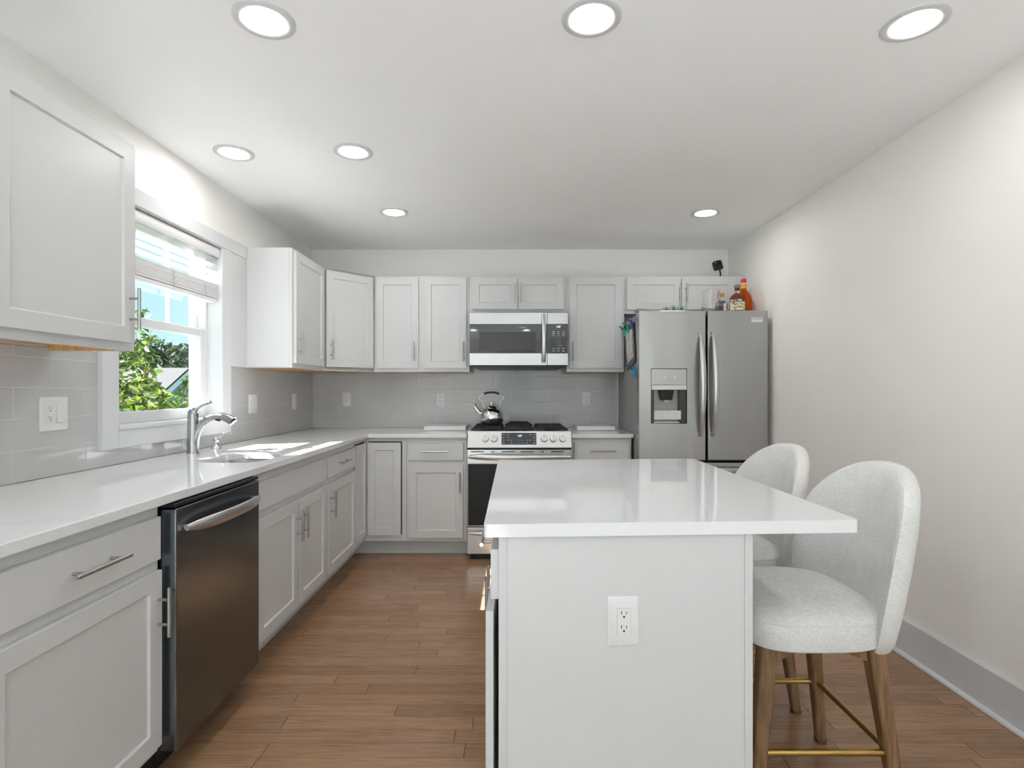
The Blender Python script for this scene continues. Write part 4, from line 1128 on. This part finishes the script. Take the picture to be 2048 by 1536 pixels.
bpart(MB().box(bx0 + 0.002, bx1 - 0.006, by0, by1, 1.752, 1.773), 'bottom_rail', 'plate', bevel=0.005)
for yc in (by0 + 0.13, (by0 + by1) / 2, by1 - 0.13):
    co = MB()
    co.tube([(bx1 - 0.002, yc, 2.02), (bx1 - 0.002, yc, 1.765)], 0.0009, 6)
    co.tube([(bx0 + 0.002, yc, 2.02), (bx0 + 0.002, yc, 1.765)], 0.0009, 6)
    lp = []
    for i in range(60):
        t_ = i / 59
        lp.append((bx1 + 0.003 + 0.003 * math.sin(i * 1.7), yc + 0.014 * math.sin(i * 0.85 + yc * 9) * (0.5 + 0.5 * math.sin(i * 0.31)), 1.862 - 0.085 * t_))
    co.tube(lp, 0.0009, 5)
    bpart(co, 'ladder_cord', 'plate')

# ------------------------------------------------------------------ island
def round_poly(P, r, n=5):
    out = []
    for i in range(len(P)):
        a, b_, c = Vector(P[i - 1]), Vector(P[i]), Vector(P[(i + 1) % len(P)])
        p0 = b_ + (a - b_).normalized() * r; p1 = b_ + (c - b_).normalized() * r
        for j in range(n + 1):
            t_ = j / n
            q = p0 * (1 - t_) ** 2 + b_ * 2 * t_ * (1 - t_) + p1 * t_ ** 2
            out.append((q.x, q.y))
    return out
o = slab(round_poly([(-0.073, 1.325), (0.861, 1.371), (0.848, 2.592), (-0.073, 2.546)], 0.012), [], 0.886, ZT, 'island_top', 'quartz', bevel=0.004)
tag(o, 'large white quartz island top in the foreground', 'worktop')
isl = empty('kitchen_island', (0.276, 1.95, 0), 0, 'white kitchen island cabinet with an outlet on its near end', 'island')
io = isl.location
def ipart(q, name, ma, **kw):
    q.v = [(a - io[0], b_ - io[1], c) for a, b_, c in q.v]
    return q.build(name, ma, isl, **kw)
FL, FR, BR, BL = (-0.038, 1.353), (0.597, 1.385), (0.597, 2.53), (-0.038, 2.505)
q = MB().prism([FL, FR, BR, BL], 0.10, 0.885)
q.prism([(0.02, 1.40), (0.55, 1.43), (0.55, 2.49), (0.02, 2.47)], 0.0, 0.10)
ipart(q, 'carcass', 'white', bevel=0.0015)
q = MB()
def onfront(t_, off):
    """point along the near end, t from left to right"""
    return (FL[0] + (FR[0] - FL[0]) * t_ + 0.05 * off, FL[1] + (FR[1] - FL[1]) * t_ - off)
a, b_ = onfront(0.033, 0.0), onfront(1.0, 0.0); a2, b2 = onfront(0.033, 0.006), onfront(1.0, 0.006)
q.prism([a2, b2, b_, a], 0.02, 0.8845)
ipart(q, 'end_panel', 'white', bevel=0.001)
a, b_ = onfront(0.968, 0.006), onfront(1.0, 0.006); a2, b2 = onfront(0.968, 0.0095), onfront(1.0, 0.0095)
ipart(MB().prism([a2, b2, b_, a], 0.02, 0.8845), 'corner_strip', 'white', bevel=0.001)
LX = -0.038 - io[0]
for y0, y1, hy in ((1.930, 1.367, 1.875), (2.495, 1.945, 1.995)):
    w_ = y0 - y1
    d_ = MB().box(0, w_, -0.02, 0, 0, 0.124).build('drawer', 'white', isl, loc=(LX, y0 - io[1], 0.722), rot=(0, 0, -PI / 2), bevel=0.0016)
    handle_mb(0.19, False, post=0.67).build('handle', 'nickel', d_, loc=(w_ / 2, -0.02, 0.083))
    near = y1 < 1.5
    rz = -PI / 2 + (R(-1.2) if near else 0)
    d_ = shaker(w_, 0.58).build('door', 'white', isl, loc=(LX - 0.001, y0 - io[1], 0.112), rot=(0, 0, rz), bevel=0.0016)
    handle_mb(0.152, True, post=0.5).build('handle', 'nickel', d_, loc=(y0 - hy, -0.02, 0.417))
fx_, fy_ = onfront(0.4925, 0.006)
wallplate('wall_outlet', (0.2705, fy_ - 0.0003, 0.671), math.atan2(FR[1] - FL[1], FR[0] - FL[0]), 0.079, 0.1235, 'white duplex outlet on the near end of the island', 'outlet', 'o')

# ------------------------------------------------------------------ bar stools (sitter faces -x)
def make_stool():
    r_ = empty('bar_stool', (0, 0, 0))
    def outline(sc_, dy=0.0):
        pts = []
        for i in range(56):
            t_ = 2 * PI * i / 56
            ct_, st_ = math.cos(t_), math.sin(t_)
            e = 0.52
            x = math.copysign(abs(ct_) ** e, ct_) * 0.215; y = math.copysign(abs(st_) ** e, st_) * (0.240 - 0.018 * max(0.0, ct_))
            x += 0.012 * (1 - (y / 0.245) ** 2)
            pts.append((x * sc_, y * sc_))
        return pts
    rs = []
    for sc_, z in ((0.80, 0.514), (0.93, 0.516), (0.975, 0.524), (0.997, 0.545), (1.0, 0.570), (0.992, 0.588), (0.984, 0.592), (0.988, 0.596), (0.955, 0.606), (0.87, 0.618), (0.70, 0.628), (0.45, 0.634), (0.2, 0.637)):
        rs.append([(x, y, z + 0.004 * (1 - sc_)) for x, y in outline(sc_)])
    MB().rings(rs).build('seat', 'fabric', r_, loc=(-0.012, 0, 0), smooth=True)
    # backrest: padded arch, wrapped around the sitter
    cz = 0.735
    def edge(th):
        c_, s_ = math.cos(th), math.sin(th)
        if s_ >= 0:
            return 0.262 * math.copysign(abs(c_) ** 0.86, c_), 0.280 * abs(s_) ** 0.90
        return math.copysign(abs(c_) ** 0.40, c_) * (0.262 - 0.008 * abs(s_) ** 2), -0.262 * abs(s_) ** 0.75
    def xm(y, z):
        v = (z - 0.49) / 0.52
        return 0.205 + 0.100 * v - 0.092 * (abs(y) / 0.262) ** 2.2
    nth = 72; T = 0.036
    front, back = [], []
    for s_, t_ in ((0.06, 1.0), (0.3, 1.0), (0.55, 0.99), (0.75, 0.97), (0.88, 0.92), (0.95, 0.80), (0.985, 0.60), (1.0, 0.25)):
        fr, bk = [], []
        for k in range(nth):
            th = 2 * PI * k / nth
            y, z = edge(th); y *= s_; z = cz + z * s_
            x0 = xm(y, z)
            fr.append((x0 - T * t_, y, z)); bk.append((x0 + T * t_, y, z))
        front.append(fr); back.append(bk)
    MB().rings(front + back[::-1]).build('backrest', 'fabric', r_, smooth=True)
    # legs with corner blocks
    for sx_ in (-1, 1):
        for sy_ in (-1, 1):
            q = MB()
            top = Vector((0.150 * sx_, 0.165 * sy_, 0.516)); bot = Vector((0.208 * sx_, 0.205 * sy_, 0.012))
            def sq(c, h, ch):
                return [(c.x + a, c.y + b_, c.z) for a, b_ in ((h, h - ch), (h - ch, h), (-h + ch, h), (-h, h - ch), (-h, -h + ch), (-h + ch, -h), (h - ch, -h), (h, -h + ch))]
            rs = []
            for i in range(8):
                t_ = i / 7
                rs.append(sq(bot.lerp(top, t_), 0.0155 + 0.0085 * t_, 0.005))
            q.rings(rs)
            lg = q.build('leg', 'legwood', r_, bevel=0.001)
            MB().rings([sq(Vector((bot.x, bot.y, 0.0005)), 0.0165, 0.005), sq(Vector((bot.x, bot.y, 0.0125)), 0.0165, 0.005)]).build('foot_pad', 'bark', lg)
    ap = MB()
    for sy_ in (-1, 1):
        for xa, xb in ((-0.13, -0.03), (0.13, 0.03)):
            y_ = 0.165 * sy_
            ap.hexa([(xa, y_ - 0.012, 0.470), (xa, y_ + 0.012, 0.470), (xb, y_ + 0.012, 0.512), (xb, y_ - 0.012, 0.512)],
                    [(xa, y_ - 0.012, 0.5135), (xa, y_ + 0.012, 0.5135), (xb, y_ + 0.012, 0.5135), (xb, y_ - 0.012, 0.5135)])
    for sx_ in (-1, 1):
        ap.box(0.150 * sx_ - 0.012, 0.150 * sx_ + 0.012, -0.15, 0.15, 0.485, 0.5135)
    ap.build('apron', 'legwood', r_, smooth=False, bevel=0.001)
    zr, ex, ey = 0.222, 0.185, 0.190
    pts = round_poly([(-ex, -ey), (ex, -ey), (ex, ey), (-ex, ey)], 0.022, 5)
    MB().tube([(x, y, zr) for x, y in pts], 0.0095, 12, closed=True).build('footrest', 'brass', r_)
    return r_
st0 = make_stool(); st0.location = (0.874, 1.738, 0)
tag(st0, 'near grey upholstered bar stool with wooden legs and brass footrest, right of the island', 'stool', 'bar stools at the island')
st1 = copy_tree(st0); st1.location = (0.868, 2.315, 0); st1.rotation_euler = (0, 0, R(3))
st1['label'] = 'farther grey upholstered bar stool, mostly hidden behind the island top and near stool'

# ------------------------------------------------------------------ outdoors
tag(MB().box(-70, XL - 0.5, -10, 80, -1.9, -1.6).build('ground', 'grass', smooth=False), kind='structure')
M['bounce_paving'] = add_noise(mat('pale_bounce_paving', (0.54, 0.57, 0.60), 0.8), (1, 1, 1), 3, 4, cmix=(0.46, 0.49, 0.52), fac=0.8)  # for three pale slabs added out of view to bounce sunlight indoors
tag(MB().box(-7.0, 8.0, -16.0, YR - 0.14, -0.30, -0.06).build('bounce_terrace', 'bounce_paving', smooth=False), kind='structure')
tag(MB().box(XR + 0.2, 12.0, YR - 0.1, 6.0, -0.50, -0.10).build('bounce_driveway', 'bounce_paving', smooth=False), kind='structure')
tag(MB().box(-7.0, XL - 0.5, YR - 0.1, 1.6, -1.62, -0.45).build('bounce_paving', 'bounce_paving', smooth=False), kind='structure')
def leaves(n, samp, size, r_, ma, name, parent):
    q = MB(); q.tone = []
    for _ in range(n):
        c = Vector(samp(r_))
        a = r_.uniform(0, 2 * PI); el = r_.uniform(-0.9, 0.9)
        d = Vector((math.cos(a) * math.cos(el), math.sin(a) * math.cos(el), math.sin(el)))
        w_ = d.cross(Vector((r_.uniform(-1, 1), r_.uniform(-1, 1), r_.uniform(-1, 1)))); w_.normalize()
        nrm = d.cross(w_)
        L_ = size * r_.uniform(0.6, 1.25); W_ = L_ * r_.uniform(0.38, 0.52)
        v = [c, c + d * L_ * 0.3 + w_ * W_ * 0.45 + nrm * L_ * 0.05, c + d * L_ * 0.65 + w_ * W_ * 0.42 + nrm * L_ * 0.03, c + d * L_ - nrm * L_ * 0.08,
             c + d * L_ * 0.65 - w_ * W_ * 0.42 + nrm * L_ * 0.03, c + d * L_ * 0.3 - w_ * W_ * 0.45 + nrm * L_ * 0.05]
        q.add(v, [(0, 1, 2, 3), (0, 3, 4, 5)])
        t_ = r_.random()
        q.tone += [(t_, t_, t_)] * 2
    return q.build(name, ma, parent, smooth=False, fix=False)
rb = random.Random(11)
sh = empty('shrub', (-2.95, 3.75, -1.6), 0, 'leafy bright green shrub right outside the kitchen window', 'shrub')
stems = []
for i in range(26):
    a = rb.uniform(0, 2 * PI); rr = rb.uniform(0.1, 0.55)
    tip = Vector((math.cos(a) * rr * 0.8, math.sin(a) * rr * 1.45, rb.uniform(2.7, 3.28) - 0.42 * (rr / 0.55) ** 2))
    stems.append(smooth_path([(tip.x * 0.15, tip.y * 0.15, 0), tip * 0.5 + Vector((0, 0, 0.15)), tip], 6))
for dy, h in ((0.62, 3.46), (0.74, 3.05), (0.50, 3.30), (0.92, 2.72), (1.0, 2.5), (1.03, 2.95)):
    tip = Vector((rb.uniform(-0.1, 0.15), dy, h))
    stems.append(smooth_path([(0, dy * 0.2, 0), (0.02, dy * 0.7, h * 0.55), tip], 6))
for i in range(22):                                   # the part of the hedge-like shrub in front of the window's left half
    tip = Vector((rb.uniform(0.15, 0.55), rb.uniform(-1.95, -0.35), 0))
    tip.z = 3.62 + rb.uniform(-0.25, 0.15) - 0.10 * (tip.y + 1.9)
    if tip.y < -1.05: tip.z += 0.30
    stems.append(smooth_path([(tip.x * 0.6, tip.y * 0.8, 0), Vector((tip.x, tip.y, tip.z * 0.5)), tip], 6))
sb = MB()
for s_ in stems:
    sb.tube(s_, [0.012 - 0.0095 * i / (len(s_) - 1) for i in range(len(s_))], 6)
sb.build('branches', 'bark', sh)
def samp(r_):
    s_ = r_.choice(stems); k = r_.uniform(0.42, 1.0) * (len(s_) - 1)
    i = min(int(k), len(s_) - 2); p_ = s_[i].lerp(s_[i + 1], k - i)
    e = 0.11 * (1.35 - k / (len(s_) - 1))
    return p_ + Vector((r_.uniform(-e, e), r_.uniform(-e, e), r_.uniform(-e, e)))
leaves(9500, samp, 0.088, rb, 'leaf', 'foliage', sh)

def tree(x, y, z0, zc, rx, rz, label, seed):
    r_ = random.Random(seed)
    t_ = empty('tree', (x, y, z0), 0, label, 'tree', 'trees behind the neighbouring house')
    MB().tube([(0, 0, 0), (0.1, 0, (zc - z0) * 0.6), (0, 0.1, zc - z0)], [0.28, 0.2, 0.08], 10).build('trunk', 'bark', t_)
    blobs = [(Vector((r_.uniform(-1, 1) * rx * 0.7, r_.uniform(-1, 1) * rx * 0.7, zc - z0 + r_.uniform(-0.8, 0.8) * rz)), r_.uniform(0.35, 0.6) * rx) for _ in range(14)]
    def sm_(rr):
        c, q = rr.choice(blobs); d = Vector((rr.gauss(0, 1), rr.gauss(0, 1), rr.gauss(0, 1))); d.normalize()
        return c + d * q * rr.uniform(0.75, 1.0)
    leaves(3000, sm_, 0.55, r_, 'farleaf', 'foliage', t_)
tree(-22.0, 36.5, -1.6, 2.2, 2.6, 1.6, 'round dark green tree in the distance above the grey roof', 1)
tree(-31.5, 40.5, -1.6, 2.0, 2.6, 1.4, 'distant dark green tree partly hidden by the window shrub', 2)

hs = empty('house', (-10, 11.85, -1.6), 0, 'neighbouring house with grey shingled gable roof and pale blue siding', 'house')
h0 = Vector(hs.location)
def hp_(q, name, ma, **kw):
    q.v = [(a - h0.x, b_ - h0.y, c - h0.z) for a, b_, c in q.v]
    return q.build(name, ma, hs, **kw)
ye, yr, ze, zr = 10.1, 11.85, 0.62, 1.62
q = MB()
pent = [(ye + 0.3, -1.6), (2 * yr - ye - 0.3, -1.6), (2 * yr - ye - 0.3, ze + 0.10), (yr, zr - 0.06), (ye + 0.3, ze + 0.10)]
q.rings([[(x, y, z) for y, z in pent] for x in (-14, -7.3)])
for k in range(26):                                    # lap siding boards on the gable end
    z0 = -1.6 + 0.12 * k
    if z0 > ze - 0.05: break
    q.hexa([(-7.3, ye + 0.3, z0), (-7.275, ye + 0.3, z0), (-7.275, 2 * yr - ye - 0.3, z0), (-7.3, 2 * yr - ye - 0.3, z0)],
           [(-7.3, ye + 0.3, z0 + 0.115), (-7.292, ye + 0.3, z0 + 0.115), (-7.292, 2 * yr - ye - 0.3, z0 + 0.115), (-7.3, 2 * yr - ye - 0.3, z0 + 0.115)])
hp_(q, 'walls', 'siding', smooth=False)
q = MB()
for s_ in (1, -1):
    e_, r_ = (ye, yr) if s_ == 1 else (2 * yr - ye, yr)
    q.rings([[(x, e_, ze), (x, r_, zr), (x, r_, zr + 0.10), (x, e_, ze + 0.10)] for x in (-14.2, -7.0)])
hp_(q, 'roof', 'roof', smooth=False)
q = MB()
for e_ in (ye, 2 * yr - ye):
    q.rings([[(x, e_, ze - 0.06), (x, yr, zr - 0.06), (x, yr, zr + 0.06), (x, e_, ze + 0.06)] for x in (-7.02, -6.985)])
hp_(q, 'rake_board', 'trimw', smooth=False)
wf = MB().box(-7.28, -7.24, 11.55, 12.3, -0.35, 0.75)
wfo = hp_(wf, 'window_frame', 'trimw', smooth=False)
g = MB().box(-7.25, -7.235, 11.64, 12.21, -0.26, 0.66)
g.v = [(a - h0.x, b_ - h0.y, c - h0.z) for a, b_, c in g.v]
g.build('window_pane', 'panelglass', wfo, smooth=False)
up = empty('utility_pole', (-17.0, 15.4, -1.6), 0, 'utility pole with thin dark wires crossing the sky outside the window', 'utility pole')
MB().tube([(0, 0, 0), (0, 0, 9.0)], [0.15, 0.11], 12).build('post', 'bark', up)
for w_ in (((0, 0, 4.55), (4.5, 4.6, 4.46), (9.0, 9.2, 4.50)), ((0, 0, 8.5), (7.5, -0.4, 6.35), (11.0, -0.7, 5.50))):
    MB().tube(smooth_path(w_, 6), 0.014, 6).build('wire', 'black', up)
